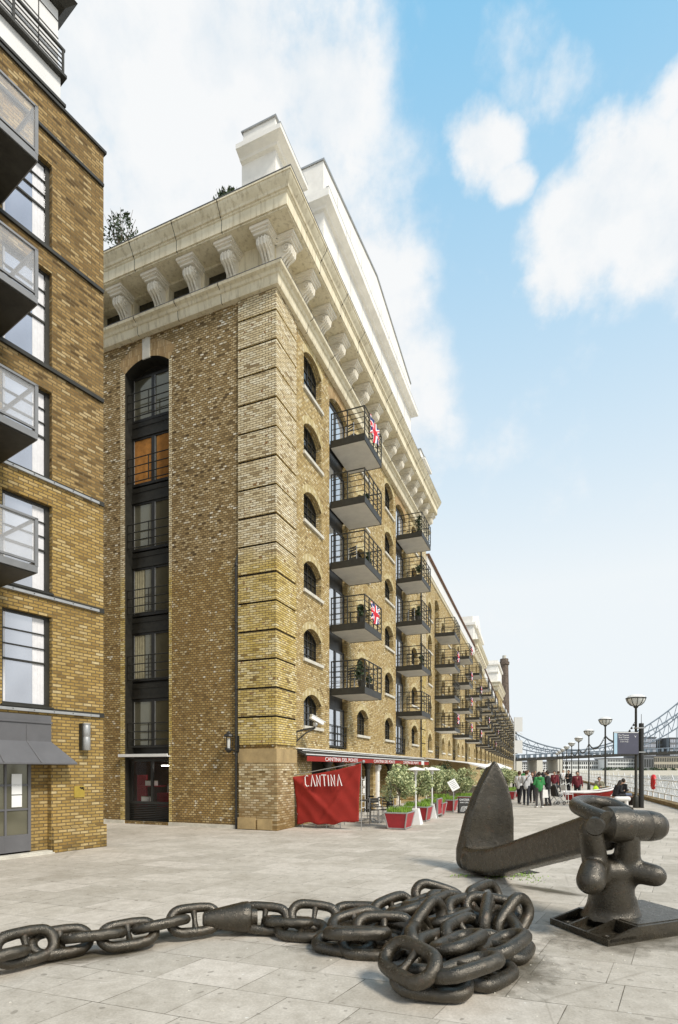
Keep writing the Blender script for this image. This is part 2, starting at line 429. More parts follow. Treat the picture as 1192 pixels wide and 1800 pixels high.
def bracket_proto():
    if 'br' in PARTS: return PARTS['br']
    b = MB(); w = .17
    prof = [(0, 16.40), (.10, 16.40), (.12, 16.47), (.13, 16.60), (.17, 16.72), (.27, 16.80), (.40, 16.84), (.47, 16.90), (.49, 16.99), (.46, 17.08), (.39, 17.13), (.30, 17.13), (0, 17.13)]
    prof = [(-p, z - 16.4) for p, z in prof]
    b.prism([(-w, p, z) for p, z in prof], (2 * w, 0, 0))
    for sx in (-1, 1):      # scroll eyes and the raised side ribs
        b.lathe([(.12, 0), (.12, .03), (.085, .035), (.08, .015), (.045, .015), (.04, .045), (.001, .045)] if sx > 0 else [(.12, 0), (.12, -.03), (.085, -.035), (.08, -.015), (.045, -.015), (.04, -.045), (.001, -.045)], (sx * w, -.33, .60), 14, axis='x')
        b.lathe([(.06, 0), (.06, sx * .025), (.02, sx * .03), (.001, sx * .03)], (sx * w, -.09, .12), 10, axis='x')
    for x in (-.1, 0, .1):
        b.tube([(x, -.12, .02), (x, -.15, .22), (x, -.30, .40), (x, -.46, .47), (x, -.495, .60), (x, -.44, .70)], .035, 6)
    b.box(-.24, .24, -.52, 0, .735, .80); b.box(-.28, .28, -.58, 0, .80, .85); b.box(-.31, .31, -.63, 0, .85, .93)
    o = park(b.build('bracket', 'bracketS')); PARTS['br'] = o; return o

def pavilion(name, label, C, ang, L, D, group=None, attic=True, left=True, detail=True, cat='building', cornice_mat='stucco', lv=None):
    B = empty(name, (C[0], C[1], 0), ang, label, cat, group)
    cols_w = [(1.89, 3.31), (6.93, 8.35), (L - 8.35, L - 6.93), (L - 3.31, L - 1.89)]
    cols_d = [(4.01, 5.83), (L - 6.48, L - 4.6)]
    sills = [3.22, 5.42, 7.67, 9.93, 12.14, 14.25]
    hs = [1.08, 1.08, 1.08, 1.1, 1.15, 1.38]
    w = MB()
    up = [(a, b, [(z, z + h, .30) for z, h in zip(sills, hs)]) for a, b in cols_w] + [(a, b, [(2.55, 15.5, .35)]) for a, b in cols_d]
    wall(w, PR, 0, L, 2.4, 15.9, up, .32, 0, 0)
    gc = [(2.5, 5.6, [(0.02, 2.15, 0)]), (6.6, 9.0, [(0.02, 2.15, 0)]), (10.0, 12.4, [(.02, 2.15, 0)]), (13.4, 16.4, [(.02, 2.15, 0)])]
    wall(w, PR, 0, L, 0, 2.4, gc, .9, 0, 0)
    if left:
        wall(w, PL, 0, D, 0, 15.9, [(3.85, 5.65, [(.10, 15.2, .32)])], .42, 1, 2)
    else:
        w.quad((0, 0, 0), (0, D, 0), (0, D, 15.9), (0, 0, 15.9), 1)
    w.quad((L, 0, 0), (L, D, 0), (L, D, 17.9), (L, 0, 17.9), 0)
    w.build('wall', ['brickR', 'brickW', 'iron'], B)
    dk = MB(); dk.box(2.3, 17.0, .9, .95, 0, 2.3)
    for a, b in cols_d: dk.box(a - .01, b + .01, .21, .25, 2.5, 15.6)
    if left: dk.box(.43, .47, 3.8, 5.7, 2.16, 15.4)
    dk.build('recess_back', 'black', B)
    # brick bands turning the corner, with dark joints between
    q = MB(); zs = [2.5 + .848 * i for i in range(16)] + [15.86]
    for i in range(16):
        z0, z1 = zs[i] + .03, zs[i + 1] - .03 if i < 15 else 15.86
        if z1 - z0 < .1: continue
        q.prism([(-.05, -.05, z0), (1.27, -.05, z0), (1.27, -.002, z0), (-.002, -.002, z0), (-.002, 1.25, z0), (-.05, 1.25, z0)], (0, 0, z1 - z0), 0)
        q.prism([(-.012, -.012, z1), (1.262, -.012, z1), (1.262, -.002, z1), (-.002, -.002, z1), (-.002, 1.242, z1), (-.012, 1.242, z1)], (0, 0, .06), 1)
    q.build('corner_bands', ['quoin', 'dark'], B)
    q = MB()
    for i in range(16):
        q.box(L - 1.2, L + .04, -.05, -.002, zs[i] + .03, zs[i + 1] - .03); q.box(L - 1.19, L + .01, -.012, -.002, zs[i + 1] - .03, zs[i + 1] + .03, 1)
    q.build('corner_bands', ['quoin', 'dark'], B)
    if left:
        def one(nm, mt, *bx):
            q = MB(); q.box(*bx); q.build(nm, mt, B)
        q = MB()
        q.prism([(-.09, -.09, 0), (1.22, -.09, 0), (1.22, -.002, 0), (-.002, -.002, 0), (-.002, 1.20, 0), (-.09, 1.20, 0)], (0, 0, 1.98), 0)
        q.prism([(-.07, -.07, 1.985), (1.27, -.07, 1.985), (1.27, -.002, 1.985), (-.002, -.002, 1.985), (-.002, 1.24, 1.985), (-.07, 1.24, 1.985)], (0, 0, .42), 1)
        one('stone_block', 'stoneY', -.13, -.092, .62, 1.22, .02, .36); one('stone_block', 'stoneY', -.12, -.092, .06, .55, .02, .34)
        one('jamb_band', 'quoin', -.005, -.001, 3.74, 3.85, .12, 14.9); one('jamb_band', 'quoin', -.005, -.001, 5.65, 5.84, .12, 14.9)
        one('plinth', 'stone', -.05, -.002, 1.27, 3.84, 0, .11); one('plinth', 'stone', -.05, -.002, 5.66, D, 0, .11)
        q.build('corner_base', ['rubble', 'stoneY'], B)
    # windows, doors, balconies
    for (a, b) in cols_w:
        for z, h in zip(sills, hs): place(window_arch(round(b - a, 2), h, .30), B, (a, 0, z))
    fl = [2.6, 4.70, 7.0, 9.26, 11.46, 13.66]
    for (a, b) in cols_d:
        for i, z in enumerate(fl):
            place(door_double(round(b - a, 2), 1.62 if i else 1.5, 'glassW'), B, (a, -.20, z))
            if i: place(balcony(), B, (a + .08, 0, z - .22))
            else: place(juliet(round(b - a, 2)), B, (a, .02, z))
    if left:
        cur = [None, 'curtainB', 'curtainB', None, 'curtainO', None]
        for i, z in enumerate([2.51, 4.74, 6.92, 9.10, 11.28, 13.42]):
            # the facade runs the other way round this corner: turned by -90 degrees
            place(door_double(1.8, 1.62 if i < 5 else 1.5, 'glassM', cur[i]), B, (0, 5.65, z), -math.pi / 2)
            place(juliet(1.78, .80), B, (.06, 5.64, z), -math.pi / 2)
        for z in (4.0, 6.2, 8.38, 10.56, 12.74):
            s = MB(); s.box(.33, .39, 3.86, 5.64, z + .14, z + .66); s.box(.30, .33, 3.86, 5.64, z + .15, z + .26); s.box(.315, .33, 3.86, 5.64, z + .5, z + .54); s.build('spandrel', 'iron', B)
        # shop window at the foot of the recess
        s = MB()
        for y in (3.86, 4.68, 5.56): s.box(.20, .28, y, y + .08, .72, 2.12)
        s.box(.195, .285, 3.86, 5.64, .64, .73); s.box(.195, .285, 3.86, 5.64, 2.05, 2.14)
        for k in range(9): s.box(.20 + .002 * (k % 2), .27, 3.87, 5.63, .12 + k * .058, .155 + k * .058)
        sw = s.build('shop_window', 'black', B)
        s = MB(); s.box(.24, .25, 3.94, 4.68, .73, 2.05); s.box(.24, .25, 4.76, 5.56, .73, 2.05); s.build('pane', 'glassShop', sw)
        s = MB(); s.box(.44, 2.2, 3.2, 6.3, -.01, .0); s.box(.44, 2.2, 3.2, 6.3, 2.16, 2.2); s.box(2.2, 2.25, 3.2, 6.3, 0, 2.2); s.box(.44, 2.2, 3.15, 3.2, 0, 2.2); s.box(.44, 2.2, 6.3, 6.35, 0, 2.2); s.build('shop_room', 'wood', B)
        s = MB(); s.box(.5, .56, 5.2, 5.6, .5, 1.6); s.box(.9, 1.4, 3.3, 5.1, .5, .98); s.build('shop_counter', 'redp', B)
        s = MB(); s.box(-.16, .18, 3.80, 5.80, 2.20, 2.235); s.box(-.16, -.12, 3.80, 5.80, 2.235, 2.29); s.build('shop_canopy', 'white', B)
        g = MB(); s = MB()
        ar = arc(3.85, 5.65, 15.2, .32, 10); ou = arc(3.60, 5.90, 15.74, .5, 10)
        for i in range(10):
            a, b_, c, d = ar[i], ar[i + 1], ou[i + 1], ou[i]
            s.quad((-.004, a[0], a[1]), (-.004, b_[0], b_[1]), (-.004, c[0], c[1]), (-.004, d[0], d[1]))
        s.build('arch', 'archR', B)
        g.box(-.035, -.002, 4.60, 4.90, 15.14, 15.80); g.build('keystone', 'stone', B)
    for (a, b) in cols_d:
        s = MB(); ar = arc(a, b, 15.5, .35, 8); ou = arc(a - .2, b + .2, 15.88, .42, 8)
        for i in range(8):
            p, q_, r_, t_ = ar[i], ar[i + 1], ou[i + 1], ou[i]
            s.quad((p[0], -.004, p[1]), (q_[0], -.004, q_[1]), (r_[0], -.004, r_[1]), (t_[0], -.004, t_[1]))
        s.build('arch', 'archR', B)
    # string course, frieze, main cornice
    path = [(0, D), (0, 0), (L, 0)] if left or True else [(0, 0), (L, 0)]
    # outward must lie right of travel: going from (0,D) down to the corner, right is -x
    s = MB(); sweep(s, path, [(0, 15.86), (.16, 15.86), (.18, 15.92), (.20, 16.10), (.24, 16.12), (.27, 16.20), (.36, 16.24), (.38, 16.31), (.02, 16.37)])
    s.build('string_course', cornice_mat, B)
    s = MB(); nb = int(round((L - .3) / 1.34))
    bx = [.20 + i * (L - .40) / nb for i in range(nb + 1)]; by = [.20, 1.42, 2.78, 4.14, 5.55, 6.95, 8.35]
    by = [v for v in by if v < D - .2]
    cw = [(bx[i] + .30, bx[i + 1] - .30, [(16.40, 17.22, 0)]) for i in range(1, nb - 1)]
    wall(s, PR, 0, L, 16.3, 17.36, cw, .3, 0, 0)
    cl = [(by[i] + .28, by[i + 1] - .28, [(16.40, 17.22, 0)]) for i in range(1, len(by) - 1)]
    wall(s, PL, 0, D, 16.3, 17.36, cl, .3, 0, 0)
    s.build('frieze', cornice_mat, B)
    s = MB(); s.box(.3, L, .25, .30, 16.35, 17.3); s.box(.25, .30, .31, D, 16.35, 17.3); s.build('frieze_window', 'glassD', B)
    for t in bx: place(bracket_proto(), B, (t, 0, 16.36))
    for t in by: place(bracket_proto(), B, (0, t, 16.36), -math.pi / 2)
    s = MB(); sweep(s, path, [(0, 17.30), (.72, 17.30), (.72, 17.345), (.757, 17.345), (.757, 17.66), (.79, 17.68), (.79, 17.72), (.83, 17.73), (.85, 17.79), (.91, 17.86), (.96, 17.93), (.98, 17.99), (1.0, 17.99), (1.0, 18.04), (0, 18.12)])
    pr = [(.70, 17.296), (.7605, 17.341), (.7605, 17.66), (.794, 17.68), (.834, 17.726), (.855, 17.79), (.915, 17.86), (.965, 17.93), (1.004, 17.99), (1.004, 18.05), (.7, 18.07)]
    p2 = [(.10, 15.856), (.166, 15.856), (.185, 15.92), (.205, 16.10), (.275, 16.197), (.385, 16.24), (.385, 16.32), (.1, 16.35)]
    for t in [1.5 + 1.75 * i for i in range(int((L - 2) / 1.75) + 1)]:
        s.prism([(t, -o, z) for o, z in pr], (.014, 0, 0), 1); s.prism([(t + .3, -o, z) for o, z in p2], (.014, 0, 0), 1)
    for t in [1.35 + 1.6 * i for i in range(5)]:
        s.prism([(-o, t, z) for o, z in pr], (0, .014, 0), 1); s.prism([(-o, t + .4, z) for o, z in p2], (0, .014, 0), 1)
    s.build('cornice', [cornice_mat, 'dark'], B)
    s = MB(); sweep(s, path, [(.90, 18.043), (1.008, 18.043), (1.012, 18.062), (.90, 18.066)]); sweep(s, path, [(.28, 16.313), (.386, 16.315), (.386, 16.328), (.28, 16.335)]); s.build('cornice_flashing', 'lead', B)
    s = MB(); s.box(0, L, 0, D, 17.95, 18.0); s.build('roof', 'lead', B)
    if attic:
        def block(nm, x0, x1, y0, y1, z0, zs, zm, zt, peak=0, ov=.34):
            b = MB(); b.box(x0, x1, y0, y1, z0, zs)
            rect = [(x0, y1), (x0, y0), (x1, y0), (x1, y1), (x0, y1)]
            sweep(b, rect[:4], [(0, zs - .02), (.05, zs), (.10, zs + .0), (.14, zs + .05), (.26, zs + .10), (.30, zs + .12), (ov, zs + .13), (ov, zm), (0, zm + .05)])
            if peak:
                xm = (x0 + x1) / 2; b.prism([(x0 + .02, y0 + .02, zm + .03), (x1 - .02, y0 + .02, zm + .03), (x1 - .02, y0 + .02, zt), (xm, y0 + .02, zt + peak), (x0 + .02, y0 + .02, zt)], (0, y1 - y0 - .1, 0))
                b.prism([(x0 - .02, y0 - .03, zt), (xm, y0 - .03, zt + peak), (x1 + .02, y0 - .03, zt), (x1 + .02, y0 - .03, zt + .06), (xm, y0 - .03, zt + peak + .06), (x0 - .02, y0 - .03, zt + .06)], (0, y1 - y0, 0), 1)
                for q in range(1, 9):
                    xx = x0 + (x1 - x0) * q / 9; b.box(xx - .012, xx + .012, y0 - .004, y0 + .0, z0, zs - .03, 1); b.box(xx - .012, xx + .012, y0 + .016, y0 + .019, zm + .05, zt - .02, 1); b.box(xx - .01, xx + .01, y0 - ov - .004, y0 - ov, zs + .135, zm, 1)
                b.box(x0 + .5, x1 - .5, y0 - .03, y0 - .003, z0 + 1.0, z0 + 1.12)
            else:
                b.box(x0 + .03, x1 - .03, y0 + .03, y1 - .03, zm + .03, zt); b.box(x0 - .02, x1 + .02, y0 - .02, y1 + .02, zt, zt + .035, 1)
            b.box(x0 - ov - .006, x1 + ov + .006, y0 - ov - .006, y0 - ov + .1, zm, zm + .02, 1); return b.build(nm, ['stuccoW', 'steel'], B)
        block('parapet_block', .0, 1.15, .0, 1.15, 17.98, 19.95, 20.22, 20.93)
        block('parapet_block', L - 1.15, L, .0, 1.15, 17.98, 19.95, 20.22, 20.93)
        block('attic', 3.5, L - 3.5, .0, 3.0, 17.98, 21.45, 21.85, 23.25, .95)
        s = MB(); s.box(3.55, L - 3.55, .06, .3, 17.9, 17.99); s.box(1.2, L - 1.2, .3, .5, 17.98, 18.9); s.build('parapet', 'stuccoW', B)
    return B

def wing(name, label, C, ang, L, levels, bays, group=None, top=14.98, fz=.83, detail=True, first_arch=True):
    """plain range: arched windows, door columns with balconies, white fascia and gutter"""
    B = empty(name, (C[0], C[1], 0), ang, label, 'building', group)
    D = 8; w = MB(); cols = []; zt = top - fz
    sills = [levels[0] - 1.35] + [z + .75 for z in levels] ; hs = [1.1] * len(sills)
    sills = [s for s in sills if s + 1.2 < zt]; 
    wins = []; doors = []
    for k, t0 in enumerate(bays):
        for (a, b) in ((t0, t0 + 1.35), (t0 + 5.3, t0 + 6.55)):
            if b < L - .2: wins.append((a, b))
        if t0 + 4.3 < L: doors.append((t0 + 2.4, t0 + 4.2))
    cols = [(a, b, [(z, z + h, .42) for z, h in zip(sills, hs)]) for a, b in wins] + [(a, b, [(2.5, zt - .75, .35)]) for a, b in doors]
    wall(w, PR, 0, L, 0, zt, cols, .3, 0, 0)
    w.quad((0, 0, 0), (0, D, 0), (0, D, zt), (0, 0, zt)); w.quad((L, 0, 0), (L, D, 0), (L, D, zt), (L, 0, zt))
    w.build('wall', 'brickR', B)
    d = MB()
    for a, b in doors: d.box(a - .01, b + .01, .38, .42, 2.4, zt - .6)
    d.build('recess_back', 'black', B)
    s = MB(); sweep(s, [(0, 0), (L, 0)], [(0, zt - .16), (.06, zt - .16), (.10, zt - .05), (.14, zt)]); s.build('string_course', 'stucco', B)
    s = MB(); s.box(0, L, -.14, .3, zt, top); s.build('fascia', 'render', B)
    s = MB(); s.box(0, L, -.26, .0, top, top + .10); s.box(0, L, -.22, .0, top - .07, top); s.build('gutter', 'wood', B)
    s = MB(); s.box(0, L, .02, D, top + .02, top + .06); s.build('roof', 'lead', B)
    for a, b in wins:
        for z, h in zip(sills, hs): place(window_arch(round(b - a, 2), h, .42), B, (a, 0, z))
    for a, b in doors:
        place(juliet(round(b - a, 2)), B, (a, .02, 2.55)); place(door_double(round(b - a, 2), 1.5, 'glassM'), B, (a, 0, 2.55))
        for z in levels:
            place(door_double(round(b - a, 2), 1.55, 'glassM'), B, (a, 0, z + .22)); place(balcony(2.6, 1.35), B, (a - .1, 0, z))
    return B

# ------------------------------------------------------------------ the wharf terrace
def dirn(vp): a = math.atan2(F, vp - CX); return a, (math.cos(a), math.sin(a))
A1, U1 = dirn(985); A2, U2 = dirn(945); A3, U3 = dirn(930); A4, U4 = dirn(925)
C1 = Vector((-1.855, 16.0)); L1 = 19.1
C2 = C1 + Vector(U1) * (L1 + .02)
WH1 = pavilion('wharf_building', 'tall brick warehouse corner block with cream bracketed cornice and red CANTINA banner at its foot', C1, A1, L1, 9.0)
lv = [4.35, 6.5, 8.6, 10.7]
WG = 'low ranges of the brick wharf terrace'
WH2 = wing('wharf_building', 'long brick warehouse range directly after the corner block, white fascia under a dark gutter', C2, A2, 27.0, lv, [.93, 9.1, 17.3], WG)
C3 = C2 + Vector(U2) * 27.02
# second pavilion (lower cornice) and what follows
def pav_far(name, label, C, ang, L, zc, za, zt, peak, levels, group=None):
    B = empty(name, (C[0], C[1], 0), ang, label, 'building', group)
    w = MB(); z1 = zc - 1.6; D = 8
    sills = [levels[0] - 1.35] + [z + .75 for z in levels]
    sills = [s for s in sills if s + 1.2 < z1]
    cols = []; n = max(1, int(L // 6.2)); dd = []; ww = []
    for k in range(n):
        t = .8 + k * (L - .8) / n
        ww += [(t, t + 1.3), (t + 3.9, t + 5.2)] if t + 5.3 < L else [(t, t + 1.3)]; dd.append((t + 1.8, t + 3.4))
    cols = [(a, b, [(z, z + 1.1, .4) for z in sills]) for a, b in ww] + [(a, b, [(2.5, z1 - .4, .35)]) for a, b in dd]
    wall(w, PR, 0, L, 0, z1, cols, .3); w.quad((0, 0, 0), (0, D, 0), (0, D, z1), (0, 0, z1)); w.quad((L, 0, 0), (L, D, 0), (L, D, z1), (L, 0, z1))
    w.build('wall', 'brickR', B)
    s = MB()
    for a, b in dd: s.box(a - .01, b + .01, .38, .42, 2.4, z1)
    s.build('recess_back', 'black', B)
    s = MB(); s.box(0, L, 0, D, z1, zc - .5)
    sweep(s, [(0, D), (0, 0), (L, 0), (L, D)], [(0, z1 - .05), (.15, z1 - .03), (.3, z1 + .3), (.02, z1 + .36)], 0)
    sweep(s, [(0, D), (0, 0), (L, 0), (L, D)], [(0, zc - .75), (.45, zc - .72), (.45, zc - .38), (.55, zc - .3), (.7, zc - .05), (.7, zc), (0, zc + .06)], 0)
    s.build('cornice', 'stucco', B)
    for i in range(int(L / 1.35)):
        b = place(bracket_proto(), B, (.35 + i * 1.35, 0, zc - 1.42)); b.scale = (.85, .8, .75)
    s = MB()
    if peak:
        s.box(.0, 1.5, 0, 1.5, zc, za); s.box(-.2, 1.7, -.2, 1.7, za, za + .25); s.box(.1, 1.4, .1, 1.4, za + .25, za + 1.0)
    s.prism([(2.4, .0, zc), (L - 2.4, .0, zc), (L - 2.4, .0, zt), (L / 2, .0, zt + peak), (2.4, .0, zt)], (0, 2.2, 0))
    s.box(2.1, L - 2.1, -.3, 2.4, zt - .9, zt - .55)
    s.build('attic', 'stuccoW', B)
    for a, b in ww:
        for z in sills: place(window_arch(round(b - a, 2), 1.1, .4), B, (a, 0, z))
    for a, b in dd:
        for z in levels:
            place(door_double(round(b - a, 2), 1.55, 'glassM'), B, (a, 0, z + .22)); place(balcony(2.6, 1.35), B, (a - .3, 0, z))
    return B
WP = 'far pavilions of the wharf terrace'
WH3 = pav_far('wharf_building', 'second pavilion along the brick terrace, cream cornice and gabled white attic with a slim point', C3, A3, 13.0, 15.7, 17.4, 18.4, 1.7, lv, WP)
C4 = C3 + Vector(U3) * 13.02
WH4 = wing('wharf_building', 'distant brick range crowded with dark balconies, beyond the second pavilion', C4, A4, 36.0, lv, [.6, 7.8, 15, 22.2, 29.4], WG)
C5 = C4 + Vector(U4) * 36.02
A5, U5 = dirn(945)
WH5 = pav_far('wharf_building', 'far cream-topped pavilion just left of the brick chimney', C5, A5, 17.0, 18.6, 20.5, 23.3, .6, lv + [12.8], WP)
C6 = C5 + Vector(U5) * 17.02
WH6 = wing('wharf_building', 'farthest brick range closing the terrace, under the chimney', C6, A5, 58.0, lv + [12.8], [.8, 9, 17, 25, 33, 41, 49], WG, top=16.6)
# tapering brick chimney behind the far end
ch = MB(); cp = (37.6, 124.0); n = 8
ch.lathe([(1.45, 0), (1.25, 16), (1.0, 26.3), (1.22, 26.4), (1.25, 26.8), (1.28, 27.0), (1.02, 27.1), (1.0, 27.8), (.7, 27.8)], (0, 0, 0), 8, 0)
cho = empty('chimney', (53.2, 176.0, 0), 0, 'tapering dark brick chimney standing above the far end of the terrace', 'chimney')
ch.build('stack', brick('chimney_brick', [(0, (.06, .045, .035)), (1, (.26, .20, .16))], (.12, .10, .08)), cho)
c2 = MB(); c2.lathe([(.45, 27.8), (.5, 28.6), (.4, 28.6)], (0, 0, 0), 10); c2.build('chimney_pot', 'stone', cho); cho.scale = (1.34, 1.34, 1.34)

# ------------------------------------------------------------------ modern brick building on the left
AE, UE = dirn(1240)
CE = Vector((-5.479, 12.719))
BE = empty('apartment_building', (CE.x, CE.y, 0), AE, 'modern yellow brick apartment building at the left edge with glass balconies and steel bands', 'building')
w = MB(); XL = -8.0
rows = [(3.12, 5.05), (5.56, 7.43), (7.98, 9.86), (10.36, 12.42), (12.9, 14.73)]
cols = [(a, a + 1.0, [(z0, z1, 0) for z0, z1 in rows]) for a in (-2.21, -4.4, -6.6)]
wall(w, PR, XL, 0, 3.05, 16.12, cols, .18)
wall(w, PR, XL, 0, 0.0, 3.0, [(-3.6, -1.22, [(.0 + .02, 2.5, 0)])], .16, 0, 0)
w.quad((0, 0, 0), (0, 6, 0), (0, 6, 16.12), (0, 0, 16.12)); w.quad((XL, 0, 0), (XL, 6, 0), (XL, 6, 16.12), (XL, 0, 16.12))
w.quad((XL, 0, 3.0), (0, 0, 3.0), (0, 0, 3.05), (XL, 0, 3.05)); 
w.box(-1.60, -1.22, .162, .3, .02, 2.5); w.box(XL, -3.6, .17, .3, .0, 2.5)
w.build('wall', 'brickE', BE)
w = MB(); w.prism([(-1.2, -.05, 0), (.05, -.05, 0), (.05, 1, 0), (.002, 1, 0), (.002, -.002, 0), (-1.2, -.002, 0)], (0, 0, .52)); w.build('plinth', 'brickE', BE)
w = MB(); w.box(-8, -3.62, -.05, -.002, 0, .52); w.build('plinth', 'brickE', BE)
w = MB(); w.prism([(XL, -.05, 16.12), (0.05, -.05, 16.12), (.05, 6, 16.12), (XL, 6, 16.12)], (0, 0, .06)); w.build('coping', 'iron', BE)
for z in (15.33, 12.86, 10.32, 7.92, 5.44, 3.02):
    low = z < 9
    s = MB(); s.box(XL, -.02 if not low else -.14, -.055, -.002, z - .03, z + .03); s.box(XL, .003, -.025, -.002, z + .032, z + .075, 1)
    if low:
        s.box(XL, -.14, -.062, -.056, z - .025, z + .025)
        for k in range(16): s.lathe([(.012, 0), (.012, .012), (.001, .013)], (-.35 - .42 * k, -.064, z), 8, 1, axis='z')
        s.box(-.14, .0, -.04, -.002, z - .03, z + .03, 1)
    s.build('floor_band', ['steel' if low else 'iron', 'iron'], BE)
def win_E(z0, z1, x):
    f = MB(); w_ = 1.0; h = z1 - z0
    for a, b in ((0, .06), (w_ - .09, w_)): f.box(a, b, .10, .17, 0, h)
    for z in (0, h - .05): f.box(.06, w_ - .09, .103, .167, z, z + .05)
    for q in (.80, .64, .48): f.box(.06, w_ - .09, .11, .15, h * q - (.02 if q < .5 else .011), h * q + (.02 if q < .5 else .011))
    o = f.build('window', 'iron', BE, loc=(x, 0, z0))
    p = MB(); p.box(.06, w_ - .09, .145, .15, .05, h - .05); p.build('pane', 'glassS', o)
    c = MB(); n = 10; x0, x1 = w_ - .34, w_ - .10
    for i in range(n):
        a = x0 + (x1 - x0) * i / n; b = x0 + (x1 - x0) * (i + 1) / n
        c.quad((a, .141 - .003 * math.sin(i * 2.2), .06), (b, .141 - .003 * math.sin((i + 1) * 2.2), .06), (b, .141 - .003 * math.sin((i + 1) * 2.2), h - .06), (a, .141 - .003 * math.sin(i * 2.2), h - .06))
    c.box(.062, .12, .139, .143, .06, h - .06)
    c.build('curtain', 'curtain', o)
    s = MB(); s.box(-.02, w_ + .02, -.045, .1, -.045, -.003); s.build('sill', 'iron', o)
for x in (-2.21, -4.4, -6.6):
    for z0, z1 in rows: win_E(z0, z1, x)
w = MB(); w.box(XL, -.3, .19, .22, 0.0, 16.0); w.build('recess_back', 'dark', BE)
M['steelD'] = simple('dull_steel', (.22, .22, .22), .5, .4, .12, 4, .05)
def glass_clear():
    m, nt, b = nodes('balcony_glass'); b.inputs['Base Color'].default_value = (.92, .93, .95, 1)
    b.inputs['Roughness'].default_value = .08; b.inputs['Alpha'].default_value = .15; b.inputs['Specular IOR Level'].default_value = .6
    return m
M['glassC'] = glass_clear()
for z in (13.0, 10.36, 7.86, 5.4):
    s = MB(); x1, d = -2.25, 1.37
    s.frus([(-5.6, -d, z), (x1, -d, z), (x1, 0, z), (-5.6, 0, z)], [(-5.6, -d, z + .12), (x1, -d, z + .12), (x1, 0, z + .12), (-5.6, 0, z + .12)])
    b = s.build('balcony', 'iron', BE)
    s = MB(); s.box(-5.6, x1 + .02, -d - .03, -d - .002, z + .02, z + .14); s.box(x1 + .002, x1 + .03, -d, -.02, z + .02, z + .14)
    for y in (-d, -.05):
        s.box(x1 - .03, x1 + .03, y - .03, y + .03, z + .13, z + 1.02)
    for x in (-3.6, -4.9): s.box(x - .03, x + .03, -d - .03, -d + .03, z + .13, z + 1.02)
    s.box(-5.6, x1 + .03, -d - .03, -d + .03, z + .99, z + 1.03); s.box(x1 - .03, x1 + .03, -d, 0, z + .992, z + 1.03)
    s.box(-5.6, x1 + .03, -d - .02, -d + .02, z + .19, z + .23); s.box(x1 - .02, x1 + .02, -d, 0, z + .192, z + .23)
    s.build('railing_frame', 'steelD', b)
    s = MB(); s.box(-5.58, x1 - .03, -d - .008, -d + .008, z + .23, z + .99); s.box(x1 - .008, x1 + .008, -d + .03, -.05, z + .23, z + .99); s.build('glass_panel', 'glassC', b)
# penthouse storey set on the roof
s = MB(); s.box(XL, -1.0, .04, 5, 16.2, 16.86); s.box(XL, -1.02, .10, 5, 16.86, 18.35); s.build('penthouse_wall', 'render', BE)
s = MB()
s.box(XL, -.93, -.06, 5, 16.22, 16.28); s.box(XL, -.92, -.08, 5, 16.84, 16.90); s.box(XL, -.94, -.05, -.0, 17.42, 17.47)
for z in (17.0, 17.1, 17.2, 17.3): s.box(XL, -.96, -.04, -.02, z, z + .02)
for x in (-.98, -2.0, -3.0, -4.0): s.box(x - .02, x + .02, -.045, -.005, 16.9, 17.42)
s.box(XL, -1.015, .094, .098, 17.72, 17.75); s.box(XL, -1.015, .094, .098, 18.1, 18.13); s.box(-1.45, -1.43, .094, .098, 16.9, 18.3)
s.build('penthouse_railing', 'iron', BE)
s = MB(); s.frus([(XL, -.05, 18.36), (-.95, -.05, 18.36), (-.95, 5, 18.36), (XL, 5, 18.36)], [(XL, -.26, 18.5), (-.78, -.26, 18.5), (-.78, 5, 18.5), (XL, 5, 18.5)]); s.build('penthouse_roof', 'iron', BE)
# entrance: lead hood, glazed door
s = MB(); hx = -1.24
s.box(-3.8, hx, -.035, .1, 2.38, 2.93); s.box(-3.8, hx + .01, -.06, .1, 2.76, 2.80)
s.add([(-3.8, -.036, 2.38), (hx, -.036, 2.38), (hx, .0, 2.38), (-4.0, -.38, 1.93), (hx + .38, -.38, 1.93), (hx + .38, 0, 1.93)], [(0, 1, 4, 3), (1, 2, 5, 4)])
s.add([(-4.0, -.38, 1.93), (hx + .38, -.38, 1.93), (hx + .38, 0, 1.93), (-4.0, .0, 1.93), (-4.0, -.38, 1.90), (hx + .38, -.38, 1.90), (hx + .38, 0, 1.90), (-4.0, .0, 1.90)], [(0, 1, 5, 4), (1, 2, 6, 5), (4, 5, 6, 7)])
for x in (-1.75, -2.4): s.tube([(x, -.037, 2.76), (x, -.040, 2.38), (x - .0 + (.12 if x > -2 else .05), -.386, 1.94)], .010, 5)
s.build('hood', 'lead', BE)
s = MB()
for a, b in ((-1.66, -1.60), (-2.12, -2.08), (-2.64, -2.58)): s.box(a, b, .09, .15, .1, 2.2)
s.box(-2.58, -1.66, .092, .148, .1, .45); s.box(-2.58, -1.66, .092, .148, 2.1, 2.2)
for z in (.95, 1.45): s.box(-2.58, -1.66, .1, .14, z, z + .04)
d = s.build('door', 'lead', BE)
s = MB(); s.box(-2.6, -1.63, .118, .122, .42, 2.12); s.build('pane', 'glassM', d)
s = MB(); s.box(-1.98, -1.78, .10, .108, 1.28, 1.70); s.box(-1.98, -1.78, .10, .107, 1.52 - .50, 1.44 - .18); s.build('notice', 'white', d)
s = MB(); s.box(-8, -1.2, -.10, -.06, 0, .03); s.box(-3.6, -1.22, -.05, .3, 0, .06); s.build('step', 'stone', BE)
def onE(x, d, z): return Vector((CE.x + UE[0] * x + UE[1] * d, CE.y + UE[1] * x - UE[0] * d, z))   # d outward
